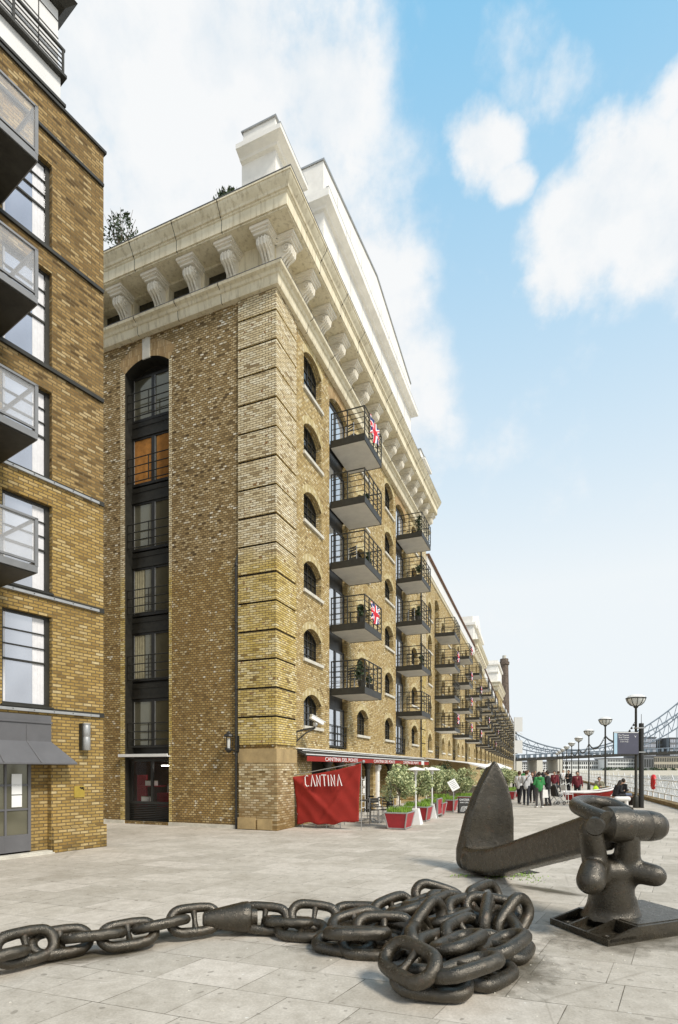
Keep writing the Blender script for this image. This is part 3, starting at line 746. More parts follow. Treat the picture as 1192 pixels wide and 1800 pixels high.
def onW(t, o, z): return Vector((C1.x + U1[0] * t + U1[1] * o, C1.y + U1[1] * t - U1[0] * o, z))
def onWL(s_, o, z): return Vector((C1.x - U1[1] * s_ - U1[0] * o, C1.y + U1[0] * s_ - U1[1] * o, z))
# wall light
o = empty('wall_light', onE(-.50, 0, 2.22), AE, 'tubular steel wall light on the left brick building, above the brass plate', 'wall light')
s = MB(); s.box(-.10, -.06, -.12, -.0, 0, .60); s.box(-.09, .09, -.05, 0, .02, .58); s.build('back_plate', 'iron', o)
s = MB(); s.lathe([(.075, 0), (.085, .01), (.085, .28), (.08, .29), (.08, .31), (.085, .32), (.085, .54), (.08, .55), (.08, .57), (.09, .575), (.09, .60), (.01, .61)], (0.01, -.11, 0), 20); s.build('tube', 'steel', o, smooth=True)
o = empty('wall_plate', onE(-.60, 0, 1.17), AE, 'small square brass plate fixed to the left brick building', 'plate')
s = MB(); s.box(-.12, .12, -.022, 0, 0, .25); s.build('plate', 'brass', o)
s = MB()
for k in range(7):
    a = .02 + .012 * k; s.tube([(.0 + .015 * k, -.024, .23), (.02 + .014 * k, -.024, .20 - .01 * (k % 3)), (.03 + .012 * k, -.024, .22 - .012 * k)], .006, 4)
s.build('engraving', 'dark', o)
# rainwater pipe beside the corner bands
o = empty('drain_pipe', onWL(1.30, 0, 0), A1, 'thin black rainwater pipe down the corner between dark brick and pale bands', 'pipe')
s = MB(); s.tube([(-.07, 0, 0), (-.07, 0, 8.0), (0, 0, 8.25)], .035, 8)
for z in (.3, 2.2, 4.2, 6.2, 7.9): s.lathe([(.05, 0), (.05, .08)], (-.07, 0, z), 10)
s.build('pipe', 'black', o)
o = empty('drain_pipe', (*(C1 + Vector(U1) * 18.9).to_tuple(), 0) if False else onW(17.78, .07, 0), A1, 'thin black rainwater pipe between the far balconies of the corner block and its end bands', 'pipe')
s = MB(); s.tube([(0, 0, 2.5), (0, 0, 15.8)], .04, 8)
for z in (4.2, 7, 9.2, 12, 14): s.lathe([(.06, 0), (.06, .08)], (0, 0, z), 10)
s.build('pipe', 'black', o)
# lantern
o = empty('wall_lantern', onWL(1.25, .05, 2.30), A1, 'black wall lantern bracketed out beside the rainwater pipe', 'lantern')
s = MB(); s.box(-.2, 0, -.02, .02, .03, .07); s.box(-.03, 0, -.05, .05, 0, .5); s.box(-.24, -.19, -.03, .22, .04, .08); s.build('bracket', 'black', o)
s = MB(); c = (-.20, .20, 0)
s.lathe([(.02, -.02), (.07, .02), (.11, .08), (.10, .12)], c, 10); s.lathe([(.13, .46), (.15, .48), (.13, .53), (.06, .58), (.03, .63), (.001, .64)], c, 10)
for k in range(6):
    a = k * math.pi / 3; s.tube([(c[0] + .10 * math.cos(a), c[1] + .10 * math.sin(a), .1), (c[0] + .125 * math.cos(a), c[1] + .125 * math.sin(a), .47)], .008, 4)
s.build('lantern_frame', 'black', o)
s = MB(); s.lathe([(.045, .12), (.05, .3), (.045, .42), (.001, .43)], c, 12); s.build('bulb', 'lampglass', o, smooth=True)
# security camera
o = empty('security_camera', onW(1.30, 0, 2.55), A1, 'white security camera on a black angled bracket above the awning end', 'camera')
s = MB(); s.box(-.10, .02, -.05, 0, -.0, .48); s.tube([(-.04, -.03, .42), (.1, -.3, .50), (.3, -.55, .56)], .03, 6); s.tube([(-.04, -.03, .1), (.1, -.3, .38), (.28, -.52, .53)], .022, 6); s.build('bracket', 'black', o)
s = MB(); s.X = Matrix.Translation((.30, -.58, .80)) @ Matrix.Rotation(R(-35), 4, 'Z') @ Matrix.Rotation(R(24), 4, 'Y')
s.box(-.22, .26, -.07, .07, -.05, .06); s.box(-.24, .30, -.08, .08, .062, .08); s.build('camera_body', 'white', o)
s = MB(); s.sphere((.30, -.56, .66), .07, 10); s.tube([(.30, -.55, .54), (.30, -.56, .70)], .03, 8); s.box(.2, .27, -.60, -.52, .60, .72); s.build('swivel', 'steel', o, smooth=True)

# behind the shop window: strip lamp, bottles and boxes on the counter
def onWi(s_, d, z): return onWL(s_, -d, z)
o = empty('strip_lamp', onWi(4.4, .75, 1.90), A1, 'lit white strip lamp hanging inside the shop window', 'lamp'); q = MB(); q.box(-.03, .03, -.35, .35, 0, .03); q.build('tube', 'tube', o); q = MB(); q.box(-.05, .05, -.37, .37, .031, .06); q.build('housing', 'steel', o)
for i_ in range(9):
    o = empty('bottle', onWi(3.95 + .10 * i_, 1.05, .985), 0, 'slim bottle standing in the row on the counter inside the shop window', 'bottle', 'bottles in the shop window')
    q = MB(); q.lathe([(.028, 0), (.03, .02), (.03, .18), (.012, .24), (.012, .31)], n=8); q.build('glass', 'lampglass' if i_ % 2 else 'steel', o)
    q = MB(); q.lathe([(.014, .31), (.014, .34)], n=8); q.build('cap', 'iron', o)
for s_, z_, lb in ((5.15, .72, 'cream box at the foot of the shop window'), (4.98, 1.25, 'pale round tin on the upper shelf of the shop window')):
    o = empty('box', onWi(s_, .5, z_), A1, lb, 'box'); q = MB(); q.box(-.12, .12, -.16, .16, 0, .15); q.build('carton', 'stuccoW', o); q = MB(); q.box(-.125, .125, -.165, .165, .151, .17); q.build('lid', 'curtainB', o)
o = empty('shelf', onWi(4.98, .5, 1.22), A1, 'narrow shelf across the left half of the shop window', 'shelf'); q = MB(); q.box(-.15, .15, -.5, .4, 0, .028); q.build('board', 'redp', o)
# ------------------------------------------------------------------ the chain
def remesh(o, vox, smooth=6, tex=None):
    m = o.modifiers.new('r', 'REMESH'); m.mode = 'VOXEL'; m.voxel_size = vox; m.use_smooth_shade = True
    if smooth: s = o.modifiers.new('s', 'SMOOTH'); s.iterations = smooth; s.factor = .5
    return bake(o)
def caps(mb, a, b, ra, rb=None, n=12):
    """tapered capsule"""
    rb = ra if rb is None else rb; a = Vector(a); b = Vector(b); d = (b - a)
    if d.length < 1e-5: d = Vector((0, 0, 1e-3))
    t = d.normalized(); P = []; Rr = []
    for i in range(5):
        u = math.pi / 2 * i / 4; P.append(a - t * ra * math.cos(u)); Rr.append(max(1e-3, ra * math.sin(u)))
    for i in range(5):
        u = math.pi / 2 * i / 4; P.append(b + t * rb * math.sin(u)); Rr.append(max(1e-3, rb * math.cos(u)))
    mb.tube(P, Rr, n)
def link_mesh(L, W, r, stud=True, seed=0):
    """stadium link, long axis x, lying in xy"""
    rr = (W - 2 * r) / 2; a = (L - 2 * r) / 2 - rr; b = MB(); path = []; rnd = random.Random(seed)
    for i in range(13): t = -math.pi / 2 + math.pi * i / 12; path.append((a + rr * math.cos(t), rr * math.sin(t), 0))
    for i in range(1, 4): path.append((a - 2 * a * i / 4, rr * 1.04, 0))
    for i in range(13): t = math.pi / 2 + math.pi * i / 12; path.append((-a + rr * math.cos(t), rr * math.sin(t), 0))
    for i in range(1, 4): path.append((-a + 2 * a * i / 4, -rr * 1.04, 0))
    b.tube(path, [r * (1 + .03 * rnd.uniform(-1, 1)) for _ in path], 18, closed=True)
    if stud: b.tube([(0, -rr, 0), (0, -rr * .55, 0), (0, 0, 0), (0, rr * .55, 0), (0, rr, 0)], [r * .95, r * .62, r * .5, r * .62, r * .95], 12)
    return b.build('chain_link', 'cast', smooth=True)
CH = empty('anchor_chain', at(420, 1645), 0, 'huge rusty-black iron anchor chain lying in a line and heaped on the paving', 'chain')
base = CH.location.copy()
LA = link_mesh(.60, .35, .052); LB = link_mesh(.67, .38, .060, True, 3)
def lay(proto, p, q, roll, first=False):
    x = (q - p).normalized(); up = Vector((0, 0, 1)); y = up.cross(x).normalized(); z = x.cross(y)
    Mx = Matrix((x, y, z)).transposed().to_4x4() @ Matrix.Rotation(roll, 4, 'X')
    o = proto if first else proto.copy()
    if not first: COL.objects.link(o)
    o.parent = CH; c = (p + q) / 2
    o.matrix_local = Matrix.Translation(c - base) @ Mx
    return o
row = [(-85, 1690, .17), (-15, 1683, .17), (45, 1663, .20), (107, 1655, .16), (165, 1645, .18), (226, 1642, .16), (284, 1625, .20), (342, 1617, .20), (398, 1612, .19)]
pts = [at(x, y, h) for x, y, h in row]
first = True
for i in range(len(pts) - 1):
    a = pts[i]; d = (pts[i + 1] - (pts[i - 1] if i else pts[i])).normalized()
    roll = [R(20), R(-15), R(62), R(40), R(-16), R(38), R(-18), R(60)][i % 8]
    lay(LA, a - d * .2, a + d * .2, roll, first); first = False
# swivel cone
sw = MB(); p = at(366, 1616, .19); q = at(436, 1612, .19); d = (q - p); Lw = d.length
sw.lathe([(.05, -.06), (.085, -.04), (.10, .02), (.115, .1), (.15, .28), (.165, .36), (.17, .42), (.15, .45), (.10, .46), (.09, .52)], (0, 0, 0), 22, axis='x')
so = sw.build('swivel', 'cast', CH, smooth=True)
x = d.normalized(); y = Vector((0, 0, 1)).cross(x).normalized(); z = x.cross(y)
so.matrix_local = Matrix.Translation(p - base) @ Matrix((x, y, z)).transposed().to_4x4()
first = True
pile = [(440, 1612, .19, 490, 1616, .17, 60), (470, 1618, .15, 545, 1622, .14, -10), (500, 1632, .10, 560, 1636, .10, 20), (525, 1607, .22, 580, 1614, .18, 55),
 (590, 1605, .12, 660, 1607, .12, 25), (588, 1632, .17, 655, 1614, .22, 30), (568, 1655, .08, 625, 1662, .08, 14), (588, 1640, .22, 655, 1640, .22, -12),
 (630, 1632, .20, 712, 1634, .19, 48), (615, 1662, .09, 680, 1664, .09, 20), (680, 1640, .15, 725, 1655, .12, 35), (660, 1612, .16, 715, 1590, .22, 60),
 (695, 1603, .26, 745, 1586, .28, -15), (700, 1612, .09, 760, 1622, .09, 10), (735, 1608, .16, 775, 1602, .16, 25), (748, 1572, .30, 792, 1586, .22, 60),
 (708, 1597, .28, 785, 1570, .34, -14), (765, 1590, .26, 815, 1592, .20, 50), (732, 1650, .18, 768, 1600, .36, 78), (765, 1622, .26, 812, 1606, .26, -15),
 (800, 1605, .24, 850, 1594, .24, 52), (850, 1600, .16, 905, 1612, .12, 20), (838, 1588, .28, 882, 1570, .32, 66), (848, 1594, .27, 902, 1602, .24, 46),
 (868, 1586, .36, 858, 1642, .20, 84), (885, 1618, .22, 908, 1650, .16, 40), (908, 1632, .18, 930, 1604, .30, 78), (905, 1678, .08, 928, 1655, .08, 12),
 (795, 1652, .22, 852, 1628, .24, 40), (778, 1670, .28, 838, 1644, .29, -14), (730, 1665, .22, 752, 1640, .18, 50), (752, 1672, .18, 795, 1660, .16, 38),
 (692, 1678, .26, 742, 1704, .25, 42), (705, 1722, .12, 812, 1732, .10, 16), (778, 1714, .23, 872, 1686, .27, -14), (838, 1722, .08, 895, 1698, .08, 10),
 (755, 1700, .13, 808, 1696, .13, 40), (832, 1680, .16, 885, 1662, .18, 34), (868, 1678, .24, 925, 1644, .29, -14), (800, 1640, .08, 862, 1648, .08, 8),
 (845, 1620, .09, 890, 1630, .09, 12), (790, 1690, .08, 845, 1672, .08, 10), (770, 1640, .1, 800, 1615, .12, 20), (885, 1640, .08, 900, 1668, .08, 10), (668, 1625, .08, 735, 1640, .08, 12)]
for i, (x1, y1, h1, x2, y2, h2, rl) in enumerate(pile):
    if i > 3:
        x1 = 790 + (x1 - 790) * (.87 if x1 > 790 else .96); x2 = 790 + (x2 - 790) * (.87 if x2 > 790 else .96)
        if h1 > .15: h1 = .15 + (h1 - .15) * 1.08
        if h2 > .15: h2 = .15 + (h2 - .15) * 1.08
    p = at(x1, y1, h1); q = at(x2, y2, h2); proto = LB if i > 3 else LA
    lay(proto, p, q, R(rl), first and i > 3)
    if i > 3: first = False

# ------------------------------------------------------------------ the anchor and its mount
AN = empty('anchor', at(845, 1535), 0, 'giant black iron anchor, tall pointed fluke up and long shank leaning on the mooring bitt', 'anchor'); ab = AN.location.copy()
def rel(p): return tuple(Vector(p) - ab)
s = MB()
# fluke outline traced as sizes: x right, z up, standing on the arm
fy = 9.45; k = fy / F
out = [(877, 1337), (868, 1349), (858, 1368), (846, 1392), (836, 1420), (828, 1450), (823, 1478), (824, 1500), (845, 1510), (890, 1508), (906, 1500), (908, 1470), (908, 1440), (905, 1408), (899, 1380), (890, 1356), (884, 1343)]
O3 = [((px - CX) * k, H + (HY - py) * k) for px, py in out]
def yb(z): return fy + .30 - .16 * math.sin(min(1, max(0, z / 1.95)) * math.pi)     # palm bends back slightly
Lf = [(1337, 877), (1349, 868), (1368, 858), (1392, 846), (1420, 836), (1450, 828), (1478, 823), (1510, 820)]
Rt = [(1337, 879), (1343, 884), (1356, 890), (1380, 899), (1408, 905), (1440, 908), (1480, 908), (1510, 907)]
def itp(T, y):
    for (y0, x0), (y1, x1) in zip(T[:-1], T[1:]):
        if y <= y1: return x0 + (x1 - x0) * (y - y0) / (y1 - y0)
    return T[-1][1]
nr, nc = 26, 13; gf = []; gb = []
for i in range(nr):
    py = 1338 + (1508 - 1338) * i / (nr - 1); z = H + (HY - py) * k; xl = (itp(Lf, py) - CX) * k; xr = (itp(Rt, py) - CX) * k
    for j in range(nc):
        u = j / (nc - 1); dish = .075 * (1 - (2 * u - 1) ** 2) * min(1, (py - 1338) / 60)
        seat = -.16 * max(0, (py - 1455) / 55) ** 2
        edge = .03 * abs(2 * u - 1) ** 6
        gf.append(rel((xl + (xr - xl) * u, yb(z) - .05 + dish + seat + edge, z))); gb.append(rel((xl + (xr - xl) * u, yb(z) + .10 - edge, z)))
o_ = nr * nc; fsq = []
for i in range(nr - 1):
    for j in range(nc - 1):
        a_ = i * nc + j; fsq += [(a_, a_ + 1, a_ + nc + 1, a_ + nc), (o_ + a_, o_ + a_ + nc, o_ + a_ + nc + 1, o_ + a_ + 1)]
    a_ = i * nc; b_ = a_ + nc - 1; fsq += [(a_, a_ + nc, o_ + a_ + nc, o_ + a_), (b_, o_ + b_, o_ + b_ + nc, b_ + nc)]
for j in range(nc - 1):
    fsq += [(j, o_ + j, o_ + j + 1, j + 1)]; q_ = (nr - 1) * nc + j; fsq += [(q_, q_ + 1, o_ + q_ + 1, o_ + q_)]
s.add(gf + gb, fsq)
# raised rim ridge behind and arm up the left side
arm = [(828, 1518), (826, 1500), (830, 1470), (836, 1436), (846, 1404), (857, 1376), (868, 1352)]
wdt = [.18, .17, .15, .13, .11, .08, .05]
P = [Vector(rel(((px - CX) * k, yb(H + (HY - py) * k) + .12, H + (HY - py) * k))) for px, py in arm]
for i in range(len(P) - 1): caps(s, P[i], P[i + 1], wdt[i], wdt[i + 1])
fl = s.build('fluke', 'cast', AN, smooth=True); remesh(fl, .022, 5)
s = MB()
def sec(Y, w=.15):
    X = 2.5 + .156 * (9.5 - Y) ; zb = max(.02, .23 + .305 * (8.34 - Y)); zt = .23 + .305 * (8.34 - Y) + .45
    if Y > 9.2: zb, zt = .03, .44
    return [rel(q) for q in ((X - w, Y, zb + .05), (X - w + .05, Y, zb), (X + w - .05, Y, zb), (X + w, Y, zb + .05), (X + w, Y, zt - .05), (X + w - .05, Y, zt), (X - w + .05, Y, zt), (X - w, Y, zt - .05))]
Ys = [9.62, 9.3, 8.9, 8.34, 7.6, 6.9, 6.2]; ws = [.34, .32, .22, .17, .16, .15, .15]; pts_ = []
for Y, w_ in zip(Ys, ws): pts_ += sec(Y, w_)
fs = [(i * 8 + j, i * 8 + (j + 1) % 8, (i + 1) * 8 + (j + 1) % 8, (i + 1) * 8 + j) for i in range(len(Ys) - 1) for j in range(8)]
fs += [tuple(range(8))[::-1], tuple((len(Ys) - 1) * 8 + j for j in range(8))]
s.add(pts_, fs)
caps(s, rel((2.28, 9.5, .20)), rel((2.80, 9.5, .20)), .17, .17)
sh = s.build('shank', 'cast', AN, smooth=True); remesh(sh, .022, 4)
# stock: the fat barrel across the head
s = MB()
def axp(px, Y, z): return Vector(rel(((px - CX) / F * Y, Y, z)))
a = axp(1040, 6.02, 1.20); b = axp(1175, 6.12, 1.155); d = (b - a); Ln = d.length
x = d.normalized(); y = Vector((0, 0, 1)).cross(x).normalized(); z = x.cross(y)
s.X = Matrix.Translation(a) @ Matrix((x, y, z)).transposed().to_4x4()
s.lathe([(.001, .0), (.10, .0), (.115, .03), (.12, .10), (.15, .13), (.195, .17), (.20, .30), (.205, .39), (.20, .41), (.175, .415), (.173, .62), (.170, .625), (.173, .63), (.170, .70), (.155, .78), (.125, .83), (.07, .86), (.001, .87)], (0, 0, 0), 32, axis='x')
s.box(.02, .16, -.14, -.02, .09, .15)
s.build('stock', 'cast', AN, smooth=True)
s = MB(); q0 = axp(1064, 5.85, 1.27); q1 = axp(1030, 6.1, 1.33); q2 = axp(1014, 6.3, 1.37); q3 = axp(1019, 6.52, 1.40); q4 = axp(1045, 6.66, 1.40); q5 = axp(1078, 6.6, 1.36); q6 = axp(1105, 6.42, 1.28)
cps = [q0, q1, q2, q3, q4, q5, q6]; pth = []
def cr(p0, p1, p2, p3, t): return .5 * ((2 * p1) + (p2 - p0) * t + (2 * p0 - 5 * p1 + 4 * p2 - p3) * t * t + (3 * p1 - p0 - 3 * p2 + p3) * t ** 3)
for i in range(6):
    p0, p1, p2, p3 = cps[max(0, i - 1)], cps[i], cps[i + 1], cps[min(6, i + 2)]
    for j in range(5): pth.append(cr(p0, p1, p2, p3, j / 5))
pth.append(q6); s.tube(pth, .082, 18)
s.tube([axp(1046, 5.80, 1.19), axp(1046, 5.83, 1.19), axp(1048, 6.05, 1.19)], [.09, .105, .105], 18)
s.build('shackle', 'cast', AN, smooth=True)
# the bitt
BT = empty('mooring_bitt', (3.15, 6.3, 0), 0, 'black cast iron mooring bitt with two rounded horns, carrying the anchor shank', 'bitt'); bb = BT.location.copy()
def rb(px, py, Y): return Vector(((px - CX) / F * Y - bb.x, Y - bb.y, H - (py - HY) / F * Y))
s = MB()
caps(s, rb(1076, 1612, 6.25), rb(1076, 1535, 6.2), .25, .22, 20)
s.lathe([(.36, .10), (.31, .15), (.27, .24), (.25, .36)], (-.01, -.02, .0), 24)
caps(s, rb(1050, 1540, 6.1), rb(1038, 1462, 5.98), .145, .125, 16)
caps(s, rb(1101, 1540, 6.15), rb(1104, 1470, 6.05), .15, .125, 16)
caps(s, rb(1052, 1532, 6.1), rb(1100, 1534, 6.1), .13, .13, 16)
caps(s, rb(1048, 1520, 6.02), rb(1039, 1548, 5.78), .12, .15, 16)
caps(s, rb(1041, 1530, 5.80), rb(1038, 1549, 5.72), .13, .145, 16)
caps(s, rb(1103, 1528, 6.1), rb(1150, 1539, 5.95), .135, .125, 16)
c = s.build('column', 'cast', BT, smooth=True); remesh(c, .02, 9)
s = MB()
c0 = Vector((2.72, 5.53, 0)) - bb; ex = Vector((.931, .366, 0)); ey = Vector((-.315, .949, 0)); ex.z = ey.z = 0
def pl(u, v, z): q = c0 + ex * u + ey * v; return (q.x, q.y, z)
W_, D_ = 1.46, .86
def slab(u0, u1, v0, v1, z0, z1): s.frus([pl(u0, v0, z0), pl(u1, v0, z0), pl(u1, v1, z0), pl(u0, v1, z0)], [pl(u0, v0, z1), pl(u1, v0, z1), pl(u1, v1, z1), pl(u0, v1, z1)])
slab(0, W_, 0, D_, 0, .035)
slab(0, .03, 0, D_, .035, .07); slab(.03, .40, 0, .03, .035, .068); slab(.03, .40, D_ - .03, D_, .035, .068)
# webs rising towards the raised deck, then the deck itself
for v in (0.0, .29, .57, D_ - .03):
    s.frus([pl(.03, v, .036), pl(.42, v, .036), pl(.42, v + .03, .036), pl(.03, v + .03, .036)], [pl(.03, v, .07), pl(.42, v, .155), pl(.42, v + .03, .155), pl(.03, v + .03, .07)])
slab(.42, W_ - .0, 0, D_, .036, .158); slab(.47, W_ - .05, .05, D_ - .05, .158, .166)
for (u, v) in ((.16, .15), (.16, .72)):
    q = pl(u, v, .035); s.lathe([(.06, 0), (.06, .012), (.035, .014), (.03, .004), (.001, .004)], q, 16)
s.build('base_plate', 'cast', BT)

# ------------------------------------------------------------------ foliage helpers
def leaves(mb, c, r, n, size, m=0, sc=(1, 1, 1), rnd=random, shell=.35, clumps=9):
    cl = []
    for _ in range(clumps):
        v = Vector((rnd.gauss(0, 1), rnd.gauss(0, 1), rnd.gauss(0, 1))).normalized() * rnd.uniform(.25, .8); cl.append((v, rnd.uniform(.3, .55)))
    for _ in range(n):
        v, cr_ = rnd.choice(cl)
        u = Vector((rnd.gauss(0, 1), rnd.gauss(0, 1), rnd.gauss(0, 1))).normalized() * (rnd.random() ** shell) * cr_
        p = v + u; p = Vector((c[0] + p.x * r * sc[0], c[1] + p.y * r * sc[1], c[2] + p.z * r * sc[2]))
        a = Vector((rnd.gauss(0, 1), rnd.gauss(0, 1), rnd.gauss(0, 1) + .3)).normalized(); b = a.orthogonal().normalized()
        b = (Matrix.Rotation(rnd.uniform(0, 6.28), 3, a) @ b); q = a.cross(b)
        L_ = size * rnd.uniform(.7, 1.4)
        mb.add([tuple(p - b * L_ * .5), tuple(p + q * L_ * .22), tuple(p + b * L_ * .5), tuple(p - q * L_ * .22)], [(0, 1, 2, 3)], rnd.randrange(m) if m > 1 else 0)
def blades(mb, x0, x1, y0, y1, z, h, n, rnd=random):
    for _ in range(n):
        x, y = rnd.uniform(x0, x1), rnd.uniform(y0, y1); a = rnd.uniform(0, 6.28); l = h * rnd.uniform(.6, 1.3); w_ = .012
        dx, dy = math.cos(a), math.sin(a); t = rnd.uniform(.1, .5) * l
        mb.add([(x - dy * w_, y + dx * w_, z), (x + dy * w_, y - dx * w_, z), (x + dx * t * .5, y + dy * t * .5, z + l * .7), (x + dx * t, y + dy * t, z + l)], [(0, 1, 2), (0, 2, 3)])
def planter(loc, rz, w, d, h, label, plant, group, first=False):
    o = empty('planter', loc, rz, label, 'planter', group)
    b = MB(); t = .12 * w
    bt = [(-w / 2 + t, -d / 2 + t * .8, .03), (w / 2 - t, -d / 2 + t * .8, .03), (w / 2 - t, d / 2 - t * .8, .03), (-w / 2 + t, d / 2 - t * .8, .03)]
    tp = [(-w / 2, -d / 2, h), (w / 2, -d / 2, h), (w / 2, d / 2, h), (-w / 2, d / 2, h)]
    b.frus(bt, tp); b.build('tub', 'redp', o)
    f = MB()
    for p, q in zip(bt, tp): f.tube([p, q], .022, 6)
    f.tube(tp, .022, 6, closed=True); f.tube(bt, .022, 6, closed=True); f.build('tub_frame', 'steel', o)
    s_ = MB(); s_.box(-w / 2 + .03, w / 2 - .03, -d / 2 + .03, d / 2 - .03, h - .02, h + .012); s_.build('soil', 'dark', o)
    g = MB(); blades(g, -w / 2 + .04, w / 2 - .04, -d / 2 + .04, d / 2 - .04, h, .16, 520); g.build('grass', 'grassg', o)
    if plant: 
        t_ = MB(); t_.tube([(0, 0, h), (.02, .01, h + .35), (-.01, 0, h + .62)], [.022, .018, .014], 7)
        rn = random.Random(int(loc[1] * 10))
        for k in range(9):
            a = rn.uniform(0, 6.28); t_.tube([(-.01, 0, h + .5), (.18 * math.cos(a), .18 * math.sin(a), h + .8), (.34 * math.cos(a), .34 * math.sin(a), h + rn.uniform(.85, 1.25))], [.012, .008, .004], 5)
        t_.build('stem', 'trunk', o)
        l = MB(); leaves(l, (0, 0, h + .85), .60, 3000, .085, 2 if plant == 'pale' else 1, (1, 1, .95), rn, .4, 13)
        l.build('foliage', ['leafpale', 'olivegreen'] if plant == 'pale' else ['leafdark'], o)
    return o
PG = 'red planter tubs along the restaurant terrace'
pls = [(1.95, 3.2, .95, .70, 'nearest red planter with a pale olive bush, beside the red banner', 'pale'),
       (4.6, 3.1, .85, .9, 'second red planter, turned narrow end on behind the white cone base', 'pale'),
       (6.9, 3.15, .85, .9, 'third red planter, behind the silver barrier', 'pale'),
       (9.2, 3.2, .95, .9, 'fourth red planter, with the leaning menu board and a tall dark shrub behind', 'pale'),
       (12.4, 3.5, .9, .9, 'fifth red planter, just left of the chalk pavement board', 'pale'),
       (17.0, 4.6, 1.0, 1.0, 'farthest red planter, half hidden behind the anchor fluke', 'pale'),
       (14.8, 4.3, 1.0, 1.0, 'red planter directly behind the chalk pavement board', 'pale')]
pls += [(10.8, 2.6, .8, .8, 'red planter set back beside the tall dark shrub', 'pale'), (19.6, 4.8, 1.0, 1.0, 'red planter right of the chalk board, its bush against the white parasol', 'pale'), (22.5, 4.9, 1.0, 1.0, 'last red planter in view before the anchor fluke', 'pale')]
for t, o_, w_, d_, lb, pk in pls: planter(onW(t, o_, 0), A1, w_, d_, .5, lb, pk, PG)
# tall dark laurel in a pot
o = empty('potted_shrub', onW(12.0, 2.5, 0), 0, 'tall dark green shrub rising above the pale olive bushes', 'shrub')
s = MB(); s.lathe([(.18, 0), (.25, .4), (.27, .42), (.27, .46), (.2, .46)], (0, 0, 0), 14); s.build('pot', 'redp', o)
s = MB(); s.tube([(0, 0, .4), (0, 0, 1.9)], [.04, .015], 6); s.build('stem', 'trunk', o)
s = MB(); leaves(s, (0, 0, 1.35), .62, 3200, .10, 1, (.8, .8, 1.5), random.Random(5), .4, 16); s.build('foliage', 'leafdark', o)
# roof bushes
for (lc, r_, lb) in ((onWL(5.1, .75, 18.0), .75, 'wispy bush growing on the roof edge left of the parapet block'), (onWL(1.35, .45, 18.0), .5, 'dark bush on the roof tight against the parapet block')):
    o = empty('roof_bush', lc, 0, lb, 'bush'); s = MB(); rn = random.Random(3)
    for k in range(22):
        a = rn.uniform(0, 6.28); e = rn.uniform(.2, .75) * r_; s.tube([(0, 0, 0), (e * .4 * math.cos(a), e * .4 * math.sin(a), r_ * .6), (e * math.cos(a), e * math.sin(a), r_ * rn.uniform(1.0, 1.6))], [.015, .01, .004], 4)
    s.build('stems', 'trunk', o); s = MB(); leaves(s, (0, 0, r_ * .95), r_ * .8, 420 if r_ > .6 else 700, .11, 1, (1, 1, 1.0), rn, .5, 14); s.build('foliage', 'leafdark', o)

# ------------------------------------------------------------------ Cantina front
def text_mesh(txt, size, mat, parent, mtx, ext=.004, sx=1, spacing=1, name='lettering', shear=0):
    cu = bpy.data.curves.new(name, 'FONT'); cu.body = txt; cu.size = size; cu.extrude = ext; cu.align_x = 'CENTER'; cu.align_y = 'CENTER'; cu.space_character = spacing; cu.shear = shear
    o = bpy.data.objects.new(name, cu); COL.objects.link(o)
    dg = bpy.context.evaluated_depsgraph_get(); dg.update(); me = bpy.data.meshes.new_from_object(o.evaluated_get(dg)); bpy.data.objects.remove(o)
    me.materials.clear(); me.materials.append(M[mat]); me.name = name
    me.transform(Matrix.Diagonal((sx, 1, 1, 1))); me.uv_layers.new(name='UVMap') if not me.uv_layers else None
    o = bpy.data.objects.new(name, me); COL.objects.link(o); o.parent = parent; o.matrix_local = mtx; return o
UP = Matrix(((1, 0, 0, 0), (0, 0, -1, 0), (0, 1, 0, 0), (0, 0, 0, 1)))    # text upright facing -y
AW = empty('shop_awning', onW(1.3, 0, 0), A1, 'narrow red and white awning over the restaurant front, lettered along its valance', 'awning')
s = MB(); L_ = 17.2
s.prism([(0, -.02, 2.42), (0, -.34, 2.27), (0, -.34, 2.22), (0, -.02, 2.34)], (L_, 0, 0)); s.build('casing', 'black', AW)
s = MB(); s.box(0, L_, -.10, -.01, 2.44, 2.475); s.box(.04, L_, -.365, -.342, 2.255, 2.285); s.box(.1, L_, -.21, -.185, 2.38, 2.40); s.build('rail', 'white', AW)
s = MB(); s.box(.1, L_, -.36, -.345, 2.05, 2.215, 0); 
for a, b in ((1.6, 5.0), (7.1, 9.6), (12.0, 14.3)): s.box(a, b, -.363, -.3605, 2.052, 2.213, 1)
s.build('valance', ['red', 'red'], AW)
for xx in (3.1, 8.3, 13.0): text_mesh('CANTINA DEL PONTE', .19, 'white', AW, Matrix.Translation((xx, -.366, 2.13)) @ UP, .003, 1.7)
s = MB(); s.box(15.3, 15.9, -.38, -.36, 2.04, 2.26); s.build('end_board', 'white', AW)
